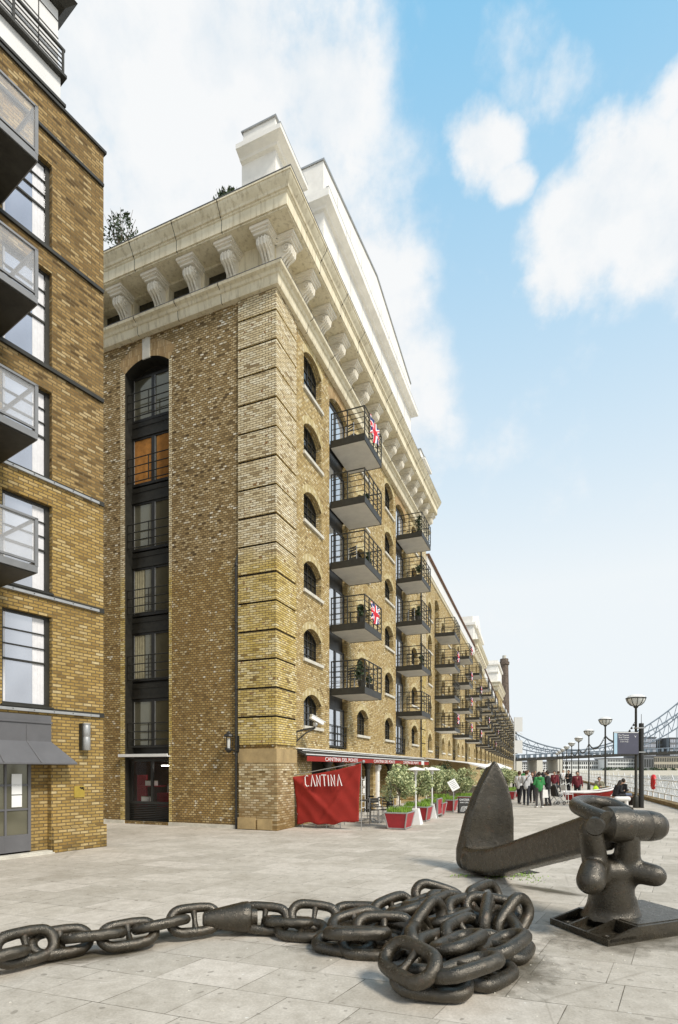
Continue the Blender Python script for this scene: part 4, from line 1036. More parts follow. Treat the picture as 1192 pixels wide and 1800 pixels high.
# banner
bl = 2.22; BN = empty('banner', onW(1.0, 0.04, 0), A1 - math.pi / 2, 'red cloth banner lettered CANTINA hung across the terrace end', 'banner')
s = MB(); nu, nv = 36, 28; g = []
rn = random.Random(2)
for j in range(nv + 1):
    v = j / nv
    for i in range(nu + 1):
        u = i / nu
        xl = .0 + .16 * (1 - v) ** .8 * 1 ; xr = 2.28 - .10 * (1 - v)
        top = 1.56 + (1.97 - 1.56) * u - .05 * math.sin(math.pi * u); bot = .10 + .12 * u + .035 * math.sin(u * 9) - .02 * math.sin(u * 23)
        xx = xl + (xr - xl) * u + .03 * math.sin(v * math.pi) * (1 - 2 * u); zz = bot + (top - bot) * v
        f1 = abs((u - .0) * .9 - (1 - v) * .62); f2 = abs((1 - u) * 1.0 - (1 - v) * .62)
        fold = .06 * math.exp(-(f1 / .05) ** 2) + .06 * math.exp(-(f2 / .05) ** 2)
        yy = -.05 * math.sin(math.pi * u) * math.sin(math.pi * v) - fold + .02 * math.sin(u * 14 + v * 3) * (1 - v) + .008 * math.sin(u * 31 + v * 17)
        g.append((xx, yy, zz))
s.add(g, [(j * (nu + 1) + i, j * (nu + 1) + i + 1, (j + 1) * (nu + 1) + i + 1, (j + 1) * (nu + 1) + i) for j in range(nv) for i in range(nu)])
b = s.build('cloth', 'red', BN, smooth=True)
so_ = b.modifiers.new('s', 'SOLIDIFY'); so_.thickness = .006; bake(b)
s = MB()
def stroke(pts3): s.tube(pts3, .016, 6)
x0 = .50; y_ = -.135
def gl(ch, x, w_=.13, h_=.33, zb=1.26):
    f = lambda a, b_: (x + a * w_ + .03 * (1 - b_), y_ , zb + .028 * (x) + b_ * h_)
    if ch == 'C': stroke([f(.9, .95), f(.5, 1), f(.1, .85), f(.05, .2), f(.4, 0), f(.9, .06)])
    if ch == 'A': stroke([f(-.05, 0), f(.45, 1), f(1.0, 0)])
    if ch == 'N': stroke([f(0, 0), f(.05, 1), f(.85, 0), f(.9, 1)])
    if ch == 'T': stroke([f(-.15, 1), f(1.0, 1)]); stroke([f(.45, 1), f(.45, 0)])
    if ch == 'I': stroke([f(.4, 1), f(.4, 0)])
for ch_, xx in zip('CANTINA', (.48, .68, .87, 1.06, 1.20, 1.34, 1.54)): gl(ch_, xx)
s.build('lettering', 'white', BN)
s = MB(); s.tube([(-.02, .03, 1.60), (2.32, .03, 2.02)], .014, 8); s.tube([(2.24, .06, 0), (2.24, .06, 2.0)], .012, 8); s.sphere((2.32, .03, 2.02), .05, 8); s.build('pole', 'steel', BN)
# chairs and tables behind it
def chair_proto():
    o = empty('bistro_chair', (0, 0, -500)); s = MB()
    s.box(-.2, .2, -.2, .2, .44, .465); s.build('seat', 'black', o)
    s = MB(); 
    for z in (.60, .70, .80): s.box(-.19, .19, .19, .205, z, z + .05)
    s.build('backrest', 'black', o)
    for x, y, t in ((-.19, -.19, .44), (.19, -.19, .44), (-.19, .2, .86), (.19, .2, .86)):
        s = MB(); s.tube([(x * 1.12, y * 1.1, 0), (x, y, t)], .014, 6); s.build('leg', 'steel', o)
    return o
def table_proto():
    o = empty('bistro_table', (0, 0, -500)); s = MB(); s.lathe([(.001, .72), (.36, .72), (.37, .735), (.36, .75), (.001, .75)], n=20); s.build('tabletop', 'iron', o)
    s = MB(); s.tube([(0, 0, .04), (0, 0, .72)], .03, 8); s.build('pedestal', 'iron', o)
    for k in range(3):
        a = k * 2.094 + .3; s = MB(); s.tube([(0, 0, .10), (.18 * math.cos(a), .18 * math.sin(a), .08), (.32 * math.cos(a), .32 * math.sin(a), .0)], .022, 6); s.build('foot', 'steel', o)
    return o
CP = chair_proto(); TP = table_proto()
def put(proto, loc, rz, label, cat, group): 
    o = copy_tree(proto, None, loc, rz); tag(o, label, cat, group); return o
chs = [(1.35, .45, 2.0, 'bistro chair behind the banner, nearest the wall corner'), (1.4, 1.25, -1.2, 'bistro chair behind the middle of the banner'), (2.4, 1.0, .4, 'bistro chair pushed in behind the banner table'),
       (3.0, 1.9, 2.6, 'bistro chair between the banner and the nearest red planter, its back to the wall'), (3.3, 2.35, -1.6, 'bistro chair tucked just left of the nearest planter'), (4.5, 1.6, .9, 'bistro chair deeper in the terrace under the awning')]
for t, o_, r_, lb in chs: put(CP, onW(t, o_, 0), A1 + r_, lb, 'chair', 'chairs on the restaurant terrace')
for t, o_, lb in ((1.9, 1.0, 'round bistro table hidden mostly by the red banner, its feet showing below'), (3.6, 1.7, 'round bistro table between banner and nearest planter'), (5.6, 1.7, 'round bistro table under the awning behind the second planter')):
    put(TP, onW(t, o_, 0), .4, lb, 'table', 'tables on the restaurant terrace')
# pilasters and columns of the ground floor
for i, (t, rr) in enumerate(((6.1, 0), (9.5, 0), (12.9, 0))):
    o = empty('pilaster', onW(t, .0, 0), A1, ['white pilaster with menu frames beside the nearest pale olive bush', 'white pilaster second along the shopfront', 'white pilaster third along the shopfront'][i], 'pilaster', 'white pilasters under the awning')
    s = MB(); s.box(-.20, .20, -.12, -.0, 0, .2); s.box(-.16, .16, -.09, -.0, .2, 1.8); s.build('shaft', 'stuccoW', o)
    s = MB(); s.box(-.22, .22, -.15, -.0, 1.80, 1.98); s.box(-.19, .19, -.12, 0, 1.74, 1.80); s.build('capital', 'stuccoW', o)
    s = MB(); s.box(-.11, .11, -.105, -.091, 1.25, 1.6); s.build('menu_frame', 'white', o)
for i, t in enumerate((3.3, 4.4, 7.6, 10.8)):
    o = empty('iron_column', onW(t, .22, 0), A1, ['dark round column just behind the banner top', 'dark round column left of the first white pilaster', 'dark round column right of the first white pilaster', 'dark round column beside the second white pilaster'][i], 'column', 'dark columns under the awning')
    s = MB(); s.lathe([(.16, 0), (.16, .15), (.11, .2), (.10, 1.8)], n=14); s.build('shaft', 'iron', o, smooth=True)
    s = MB(); s.lathe([(.10, 1.8), (.13, 1.84), (.13, 1.88), (.18, 1.98), (.2, 2.02), (.2, 2.06)], n=14); s.build('capital', 'iron', o, smooth=True)
# wire menu stand / white ladder shelf
o = empty('display_rack', onW(6.0, .6, 0), A1, 'white wire rack standing in front of the first pilaster', 'rack')
s = MB()
for x in (-.2, .2): s.tube([(x, 0, 0), (x, 0, 1.5)], .014, 6)
for z in (.3, .55, .8, 1.1, 1.4): s.tube([(-.2, 0, z), (.2, 0, z)], .012, 6)
s.build('frame', 'white', o); s = MB(); s.box(-.14, .1, -.03, -.02, .85, 1.05); s.box(-.1, .16, -.03, -.02, 1.15, 1.35); s.build('menu_card', 'stuccoW', o)
# patio heaters with white cone bases
for i, (t, o_, lb) in enumerate(((3.35, 3.35, 'white patio heater with a cone base beside the nearest planter'), (5.8, 3.35, 'white patio heater standing behind the second planter'), (8.1, 2.6, 'white patio heater seen between the middle olive bushes'))):
    o = empty('patio_heater', onW(t, o_, 0), A1, lb, 'patio heater', 'patio heaters on the terrace')
    s = MB(); s.frus([(-.2, -.2, 0), (.2, -.2, 0), (.2, .2, 0), (-.2, .2, 0)], [(-.10, -.10, .52), (.10, -.10, .52), (.10, .10, .52), (-.10, .10, .52)]); s.build('base', 'white', o)
    s = MB(); s.tube([(0, 0, .5), (-.05, 0, 1.62)], .03, 8); s.build('pole', 'white', o)
    s = MB(); s.lathe([(.001, 1.62), (.06, 1.62), (.07, 1.74), (.28, 1.75), (.33, 1.77), (.25, 1.81), (.001, 1.88)], (-.05, 0, 0), 20); s.build('reflector', 'canvasW', o)
# silver barrier, leaning menu sign
o = empty('barrier', onW(5.75, 3.55, 0), A1, 'silver framed screen standing between the second and third planters', 'barrier')
s = MB()
for x in (0, .8): s.box(x - .03, x + .03, -.03, .03, 0, .72)
s.box(.03, .77, -.02, .02, .68, .72); s.box(.03, .77, -.02, .02, .1, .14); s.build('frame', 'steel', o); s = MB(); s.box(.03, .77, -.008, .008, .14, .68); s.build('screen', 'redp', o)
o = empty('menu_board', onW(8.2, 3.7, .0), A1 - 1.1, 'white menu board tilted on a post above the third planter', 'menu board')
s = MB(); s.tube([(0, 0, 0), (0, 0, 1.05)], .02, 6); s.build('post', 'steel', o)
s = MB(); s.X = Matrix.Translation((0, 0, 1.15)) @ Matrix.Rotation(R(-28), 4, 'Y') @ Matrix.Rotation(R(-15), 4, 'X'); s.box(-.17, .17, -.02, .0, -.22, .22, 0)
for k in range(5): s.box(-.11, .11, -.024, -.021, .14 - k * .07, .155 - k * .07, 1)
s.build('board', ['white', 'lead'], o)
# chalk board
o = empty('pavement_board', atd(817, 22.2, 0), R(4), 'black chalk pavement board with white lettering and a drawn shell, left of the anchor fluke', 'pavement board')
s = MB(); s.X = Matrix.Rotation(R(-7), 4, 'X'); s.box(-.25, .25, -.02, .0, .02, .64); s.X = Matrix.Identity(4)
s.X = Matrix.Translation((0, .18, 0)) @ Matrix.Rotation(R(9), 4, 'X'); s.box(-.25, .25, -.02, .0, .02, .63); s.X = Matrix.Identity(4)
s.build('board', 'black', o)
TM = Matrix.Rotation(R(-7), 4, 'X')
text_mesh('OYSTER', .12, 'white', o, TM @ Matrix.Translation((0, -.024, .545)) @ UP, .002, .95); text_mesh('BAR & GRILL', .065, 'white', o, TM @ Matrix.Translation((0, -.024, .44)) @ UP, .002)
s = MB(); s.X = TM
for k in range(5): a = .09 + .02 * k; s.tube([(-.19 + .01 * k, -.025, .10 + .035 * k), (-.05, -.025, .08 + .05 * k), (.05 + .01 * k, -.025, .16 + .03 * k), (.18, -.025, .12 + .045 * k)], .009, 4)
s.lathe([(.06, 0), (.06, .004), (.001, .004)], (.07, -.03, .2), 12); s.build('drawing', 'white', o)
# long white awning and parasols over the further terrace
o = empty('terrace_awning', (C2.x, C2.y, 0), A2, 'long white sloping awning over the further restaurant terrace', 'awning')
s = MB(); s.prism([(-.3, -.05, 2.50), (-.3, -2.6, 2.18), (-.3, -2.6, 2.14), (-.3, -.05, 2.45)], (24, 0, 0)); s.prism([(-.3, -2.6, 2.18), (-.3, -3.6, 1.92), (-.3, -3.6, 1.82), (-.3, -2.6, 2.12)], (24, 0, 0)); s.build('canopy', 'canvasW', o)
s = MB()
for k in range(6):
    s.tube([(.2 + k * 4.5, -3.5, 0), (.2 + k * 4.5, -3.5, 1.86)], .03, 6)
s.build('posts', 'steel', o)
for i, (px, Y, w_) in enumerate(((868, 46, 3.0), (874, 56, 3.0))):
    o = empty('parasol', atd(px, Y, 0), 0, ['white parasol behind the tip of the anchor fluke', 'white parasol farthest along the terrace'][i], 'parasol', 'white parasols on the further terrace')
    s = MB(); s.tube([(0, 0, 0), (0, 0, 2.35)], .03, 8); s.build('pole', 'steel', o)
    s = MB(); s.lathe([(w_ / 2, 1.75), (w_ / 2, 1.9), (w_ / 4, 2.16), (.02, 2.4)], n=8); s.build('canopy', 'canvasW', o)

# ------------------------------------------------------------------ flags
def flag_proto(w=1.15, h=.62):
    s = MB(); nu, nv = 48, 26; rn = random.Random(9); g = []
    for j in range(nv + 1):
        for i in range(nu + 1):
            u, v = i / nu, j / nv
            g.append((u * w + .02 * math.sin(v * 7), -.045 * math.sin(u * 11 + v * 2) * (1.1 - v) - .02 * math.sin(u * 23), -h * (1 - v) + .03 * math.sin(u * 9) * (1 - v)))
    s.v = [tuple(p) for p in g]
    for j in range(nv):
        for i in range(nu):
            X = (i + .5) / nu * 60 - 30; Y = (j + .5) / nv * 30 - 15
            m = 0
            d1 = abs(X * .5 - Y) / 1.118; d2 = abs(X * .5 + Y) / 1.118
            if min(d1, d2) < 3: m = 1
            if min(d1, d2) < 1.0: m = 2
            if abs(X) < 5 or abs(Y) < 5: m = 1
            if abs(X) < 3 or abs(Y) < 3: m = 2
            o_ = nu + 1; s.f.append([j * o_ + i, j * o_ + i + 1, (j + 1) * o_ + i + 1, (j + 1) * o_ + i]); s.m.append(m)
    o = s.build('flag', ['blueflag', 'whiteflag', 'redflag'], None, smooth=True); o.location = (0, 0, -500); return o
FP = flag_proto()
def flag(loc, rz, lb, sc=1):
    o = FP.copy(); COL.objects.link(o); o.location = loc; o.rotation_euler.z = rz; o.scale = (sc, sc, sc * 1.1)
    tag(o, lb, 'flag', 'union flags on the balconies')
def rail_pt(C, U, t, o_, z): return Vector((C.x + U[0] * t + U[1] * o_, C.y + U[1] * t - U[0] * o_, z))
flag(onW(4.45, 1.40, 14.55), A1, 'union flag tied to the topmost balcony nearest the corner')
flag(onW(4.55, 1.40, 7.85), A1, 'union flag on the fourth balcony down the nearest stack', .95)
i = 0
fl_lb = ['union flag low on the second range, on the lowest balcony of its nearest stack', 'union flag on the third balcony up of the second range, nearest stack', 'union flag on the lowest balcony of the second stack of the second range',
  'union flag on the second balcony up of the second stack of the second range', 'union flag on the third balcony up of the second stack of the second range', 'union flag on the top balcony of the second stack of the second range',
  'union flag on the lowest balcony of the third stack of the second range', 'union flag on the third balcony up of the third stack of the second range', 'union flag on the second balcony up of the second pavilion', 'union flag on the lowest balcony of the far crowded range', 'union flag on the second balcony up of the far crowded range']
spots = [(C2, U2, 3.4, lv[0]), (C2, U2, 3.4, lv[2]), (C2, U2, 11.6, lv[0]), (C2, U2, 11.6, lv[1]), (C2, U2, 11.6, lv[2]), (C2, U2, 11.6, lv[3]), (C2, U2, 19.8, lv[0]), (C2, U2, 19.8, lv[2]), (C3, U3, 2.6, lv[1]), (C4, U4, 3.2, lv[0]), (C4, U4, 10.2, lv[1])]
for (c_, u_, t, z), lb in zip(spots, fl_lb): flag(rail_pt(c_, u_, t + .6, 1.42, z + 1.2), math.atan2(u_[1], u_[0]), lb, .9)
# balcony clutter: pot plants and a few chairs as things
def pot_plant(loc, h, lb, gp='plants on the balconies'):
    o = empty('pot_plant', loc, 0, lb, 'plant', gp); s = MB(); s.lathe([(.11, 0), (.15, .26), (.16, .3), (.12, .3)], n=10); s.build('pot', 'iron', o)
    s = MB(); leaves(s, (0, 0, .3 + h / 2), h * .55, 260, .11, 1, (.6, .6, 1), random.Random(int(loc[2] * 7)), .5, 6); s.build('foliage', 'leafdark', o)
fz = [4.70, 7.0, 9.26, 11.46, 13.66]
for t, fi, h, lb in ((4.7, 0, .8, 'tall plant on the lowest balcony of the nearest stack'), (5.6, 0, .4, 'low plant at the far end of the lowest balcony of the nearest stack'), (4.6, 1, .5, 'plant on the second balcony up nearest the corner'), (5.4, 2, .45, 'plant on the middle balcony nearest the corner'), (5.2, 3, .35, 'small plant on the fourth balcony up nearest the corner'),
                     (13.4, 4, .8, 'bushy plant on the top balcony of the second stack'), (13.5, 3, .6, 'plant on the fourth balcony up of the second stack'), (13.2, 2, .6, 'plant on the middle balcony of the second stack'), (14.0, 1, .5, 'plant on the second balcony up of the second stack')):
    pot_plant(onW(t, 1.0, fz[fi] + .02), h, lb)
for t, fi, lb in ((5.0, 0, 'folding chair on the lowest balcony of the nearest stack'), (5.2, 2, 'folding chair on the middle balcony nearest the corner'), (4.9, 4, 'folding chair on the topmost balcony nearest the corner'), (13.9, 2, 'folding chair on the middle balcony of the second stack')):
    put(CP, onW(t, .6, fz[fi] + .0), A1 + 1.2, lb, 'chair', 'chairs on the balconies')
# ------------------------------------------------------------------ promenade furniture
AL, UL = dirn(940)
lp0 = atd(1118, 25.4, 0)
def lamp_proto():
    o = empty('street_lamp', (0, 0, -500)); s = MB()
    s.lathe([(.13, 0), (.13, .5), (.10, .55), (.065, .6), (.055, 2.5), (.05, 4.62), (.09, 4.66), (.12, 4.72), (.05, 4.74)], n=12); s.build('pole', 'iron', o, smooth=True)
    s = MB(); 
    s.lathe([(.08, 4.72), (.22, 4.78), (.32, 4.88), (.385, 5.0), (.40, 5.08), (.38, 5.08), (.30, 4.90), (.20, 4.81), (.06, 4.76)], n=20); s.build('bowl', 'lampglass', o, smooth=True)
    s = MB()
    for k in range(10):
        a = k * math.pi / 5; s.tube([(r_ * math.cos(a), r_ * math.sin(a), z) for r_, z in ((.09, 4.72), (.235, 4.775), (.335, 4.875), (.395, 5.0), (.415, 5.09))], .014, 5)
    s.tube([(.415 * math.cos(a * .3), .415 * math.sin(a * .3), 5.09) for a in range(21)], .028, 6, closed=True)
    s.build('ribs', 'black', o)
    s = MB(); s.lathe([(.40, 5.10), (.36, 5.17), (.25, 5.24), (.1, 5.27), (.001, 5.275)], n=20); s.build('lid', 'canvasW', o, smooth=True)
    return o
LPROTO = lamp_proto(); LN = 9
names = ['nearest bowl-topped street lamp, right behind the blue information sign', 'second bowl-topped street lamp, rising behind the red boat', 'third bowl-topped street lamp from the sign', 'fourth bowl-topped street lamp from the sign', 'fifth bowl-topped street lamp from the sign', 'sixth bowl-topped street lamp from the sign', 'seventh bowl-topped street lamp, small with distance', 'eighth bowl-topped street lamp, next to last before the bridge', 'farthest bowl-topped street lamp in the row']
lps = []
for i in range(LN):
    p = lp0 + Vector((UL[0], UL[1], 0)) * 11.7 * i; lps.append(p)
    put(LPROTO, p, 0, names[i], 'street lamp', 'street lamps along the river promenade')
for i in range(6):
    o = empty('festoon', (*lps[i].to_2d(), 4.08), 0, ['string of small bulbs from the nearest street lamp to the second', 'string of small bulbs between the second and third street lamps', 'string of small bulbs between the third and fourth street lamps', 'string of small bulbs between the fourth and fifth street lamps', 'string of small bulbs between the fifth and sixth street lamps', 'string of small bulbs between the sixth and seventh street lamps'][i], 'string lights', 'strings of bulbs between the lamps')
    v = lps[i + 1] - lps[i]; P = [(v.x * t / 20, v.y * t / 20, -.65 * 4 * (t / 20) * (1 - t / 20)) for t in range(21)]
    s = MB(); s.tube(P, .012, 5); s.build('cable', 'black', o)
    s = MB()
    for p in P[1:-1]: s.sphere((p[0], p[1], p[2] - .06), .055, 6)
    s.build('bulbs', 'iron', o)
# sign
o = empty('information_sign', atd(1127.5, 25.35, 0), 0, 'tall dark post with a slate blue information panel beside the nearest lamp', 'sign')
s = MB(); s.lathe([(.105, 0), (.105, 3.9), (.09, 3.93), (.012, 3.94), (.010, 4.35)], n=14); s.build('post', 'black', o)
s = MB()
for z in (2.56, 3.68): s.box(-.28, .13, -.13, .13, z, z + .05)
s.build('clamp', 'steel', o)
s = MB(); s.box(-1.36, -.20, -.16, -.10, 2.47, 3.52, 0); s.box(-1.345, -1.20, -.166, -.161, 2.5, 3.46, 1); s.box(-1.19, -.22, -.166, -.161, 2.5, 3.46, 2); s.box(-1.345, -.22, -.164, -.1605, 3.47, 3.50, 3)
M['panel'] = simple('slate_blue_panel', (.075, .075, .105), .5, 0, .1, 2, 0); M['paleblue'] = simple('pale_blue_stripe', (.42, .60, .72), .5, 0, .08, 2, 0)
s.build('panel', ['black', 'paleblue', 'panel', 'white'], o)
for k, (tx, sz) in enumerate((('The Thames', .10), ('Shad Thames', .09), ('Tower Bridge', .075), ('London Bridge', .065))):
    text_mesh(tx, sz, 'white', o, Matrix.Translation((-.88 - .01 * (3 - k), -.168, 3.36 - k * .10)) @ UP, .002)
s = MB(); s.add([(-.42, -.168, 3.36), (-.36, -.168, 3.30), (-.30, -.168, 3.36), (-.36, -.168, 3.26)], [(0, 1, 3), (1, 2, 3)]); s.build('arrow', 'white', o)
# promenade railing
R0 = Vector((17.0, 27.9, 0)); AR = math.atan2(.94, .3375); RL = empty('promenade_railing', R0, AR, 'white painted riverside railing with triangular frames and stub posts', 'railing')
s = MB(); x0, x1 = -8, 120
for z, r_ in ((.46, .035), (.80, .025), (1.2, .035)): s.tube([(x0, 0, z), (x1, 0, z)], r_, 6)
k = x0
while k < 90:
    s.tube([(k, 0, .46), (k + 1.6, 0, 1.5), (k + 3.2, 0, .46)], .022, 5); s.tube([(k + .8, 0, .46), (k + 1.6, 0, 1.2), (k + 2.4, 0, .46)], .014, 5); k += 3.2
k = x0
while k < 60: s.box(k - .012, k + .012, -.012, .012, .46, 1.2); k += .4
s.build('rails', 'white', RL)
s = MB(); s.lathe([(.10, 0), (.10, .04), (.05, .06), (.05, .44), (.07, .46), (.07, .5)], n=8); pp = s.build('post', 'white', RL); pp.location = (x0, 0, 0)
for k in range(1, 60):
    c = pp.copy(); COL.objects.link(c); c.location = (x0 + 1.6 * k, 0, 0)
o = empty('quay_kerb', R0, AR, 'rough brown stone kerb under the white riverside railing', 'kerb'); s = MB(); s.box(-9, 120, .10, .55, -.4, .20); s.build('stone', 'rubble', o)
# lifebuoy
o = empty('lifebuoy_case', R0 + Vector((.3375, .94, 0)) * 4.6 + Vector((-.1, -.03, .62)), AR, 'bright red lifebuoy case hung on the white railing', 'lifebuoy')
s = MB(); s.X = Matrix.Translation((0, -.06, .42)) @ Matrix.Rotation(math.pi / 2, 4, 'X')
P = [(.26 * math.cos(a * .314), .34 * math.sin(a * .314), 0) for a in range(20)]; s.tube(P, .115, 10, closed=True); s.X = Matrix.Identity(4); s.build('ring', 'buoy', o, smooth=True)
s = MB(); s.box(-.24, .24, -.03, .0, .1, .74); s.build('back', 'redp', o)
# red boat
o = empty('boat', atd(1040, 28.9, 0), R(3), 'small red boat with white and black bow stripes standing on the paving', 'boat')
s = MB(); st = [(-1.35, .10, .42, .30), (-1.2, .30, .43, .12), (-.6, .46, .42, .06), (.1, .46, .44, .05), (.7, .36, .50, .10), (1.15, .18, .58, .26), (1.38, .02, .66, .5)]
pts_ = []
for x, w_, zt, zb in st: pts_ += [(x, -w_, zt), (x, -w_ * .85, (zt + zb) / 2), (x, -w_ * .35, zb), (x, w_ * .35, zb), (x, w_ * .85, (zt + zb) / 2), (x, w_, zt)]
fs = [(i * 6 + j, i * 6 + j + 1, (i + 1) * 6 + j + 1, (i + 1) * 6 + j) for i in range(len(st) - 1) for j in range(5)]
s.add(pts_, fs + [(0, 5, 4, 3, 2, 1)]); 
for i in range(len(fs)):
    seg = i // 5
    s.m[i] = {4: 0, 3: 0, 5: 1}.get(seg, 0)
s.build('hull', ['redp' if False else 'red', 'white'], o, smooth=True); o.scale = (1.1, 1.1, 1.4)
s = MB(); s.tube([(x, -w_, zt) for x, w_, zt, _ in st], .035, 6); s.tube([(x, w_, zt) for x, w_, zt, _ in st], .035, 6); s.tube([(.55, -.41, .10), (.85, -.31, .30), (1.1, -.21, .52)], .05, 6); s.build('gunwale', 'canvasW', o)
s = MB(); s.box(-.9, -.7, -.38, .38, .33, .36); s.box(.1, .3, -.4, .4, .33, .36); s.build('thwart', 'wood', o)
s = MB(); s.box(-1.0, -.8, -.4, .4, 0, .07); s.box(.5, .7, -.3, .3, 0, .1); s.build('cradle', 'black', o)
# stroller and white walking frame
o = empty('pushchair', atd(984, 27.2, 0), .4, 'dark pushchair standing left of the red boat', 'pushchair')
s = MB(); s.tube([(-.28, 0, 1.05), (-.05, 0, .5), (.3, 0, .1)], .02, 6); s.tube([(-.28, .4, 1.05), (-.05, .4, .5), (.3, .4, .1)], .02, 6); s.tube([(.2, 0, .6), (-.3, 0, .1)], .02, 6); s.tube([(.2, .4, .6), (-.3, .4, .1)], .02, 6); s.tube([(-.28, 0, 1.05), (-.28, .4, 1.05)], .02, 6); s.build('frame', 'steel', o)
s = MB(); s.prism([(-.2, .03, .45), (.2, .03, .40), (.24, .03, .5), (.0, .03, .55), (-.15, .03, .95), (-.28, .03, .95)], (0, .34, 0)); s.lathe([(.001, 0), (.2, .02), (.2, .1), (.1, .2), (.001, .22)], (-.08, .2, .85), 10); s.build('seat', 'black', o)
for x in (-.3, .3):
    for y in (0, .4):
        s = MB(); s.X = Matrix.Translation((x, y, .1)) @ Matrix.Rotation(math.pi / 2, 4, 'X'); s.tube([(.085 * math.cos(a * .524), .085 * math.sin(a * .524), 0) for a in range(12)], .018, 6, closed=True); s.lathe([(.02, -.02), (.02, .02)], n=8); s.build('wheel', 'black', o)
o = empty('folding_chair', atd(1001, 28.0, 0), .2, 'white metal frame chair between the pushchair and red boat', 'chair')
for y in (0, .4):
    s = MB(); s.tube([(-.22, y, 0), (-.2, y, 1.0), (.0, y, 1.08), (.05, y, .95)], .018, 6); s.tube([(.22, y, 0), (.2, y, .6), (-.2, y, .6)], .018, 6); s.build('side_frame', 'white', o)
s = MB(); s.box(-.2, .2, 0, .4, .5, .53); s.box(-.21, -.19, .02, .38, .7, .98); s.build('seat', 'white', o)
# pale pebble stool
o = empty('stone_seat', atd(1094, 26.4, 0), 0, 'pale rounded stone stool by the two sitting people', 'seat')
s = MB(); caps(s, (-.28, 0, .36), (.28, 0, .36), .12, .12); s2 = s.build('top', 'canvasW', o, smooth=True)
for x in (-.2, .2): s = MB(); s.lathe([(.10, 0), (.08, .2), (.09, .28)], (x, 0, 0), 10); s.build('leg', 'canvasW', o)
o = empty('bench', atd(1088, 27.2, 0), R(10), 'low dark bench under the two sitting people', 'bench')
s = MB(); s.box(-.8, .8, -.2, .2, .40, .45); s.build('seat', 'wood', o)
for x in (-.7, .65): s = MB(); s.box(x, x + .06, -.18, .18, 0, .4); s.build('leg', 'iron', o)

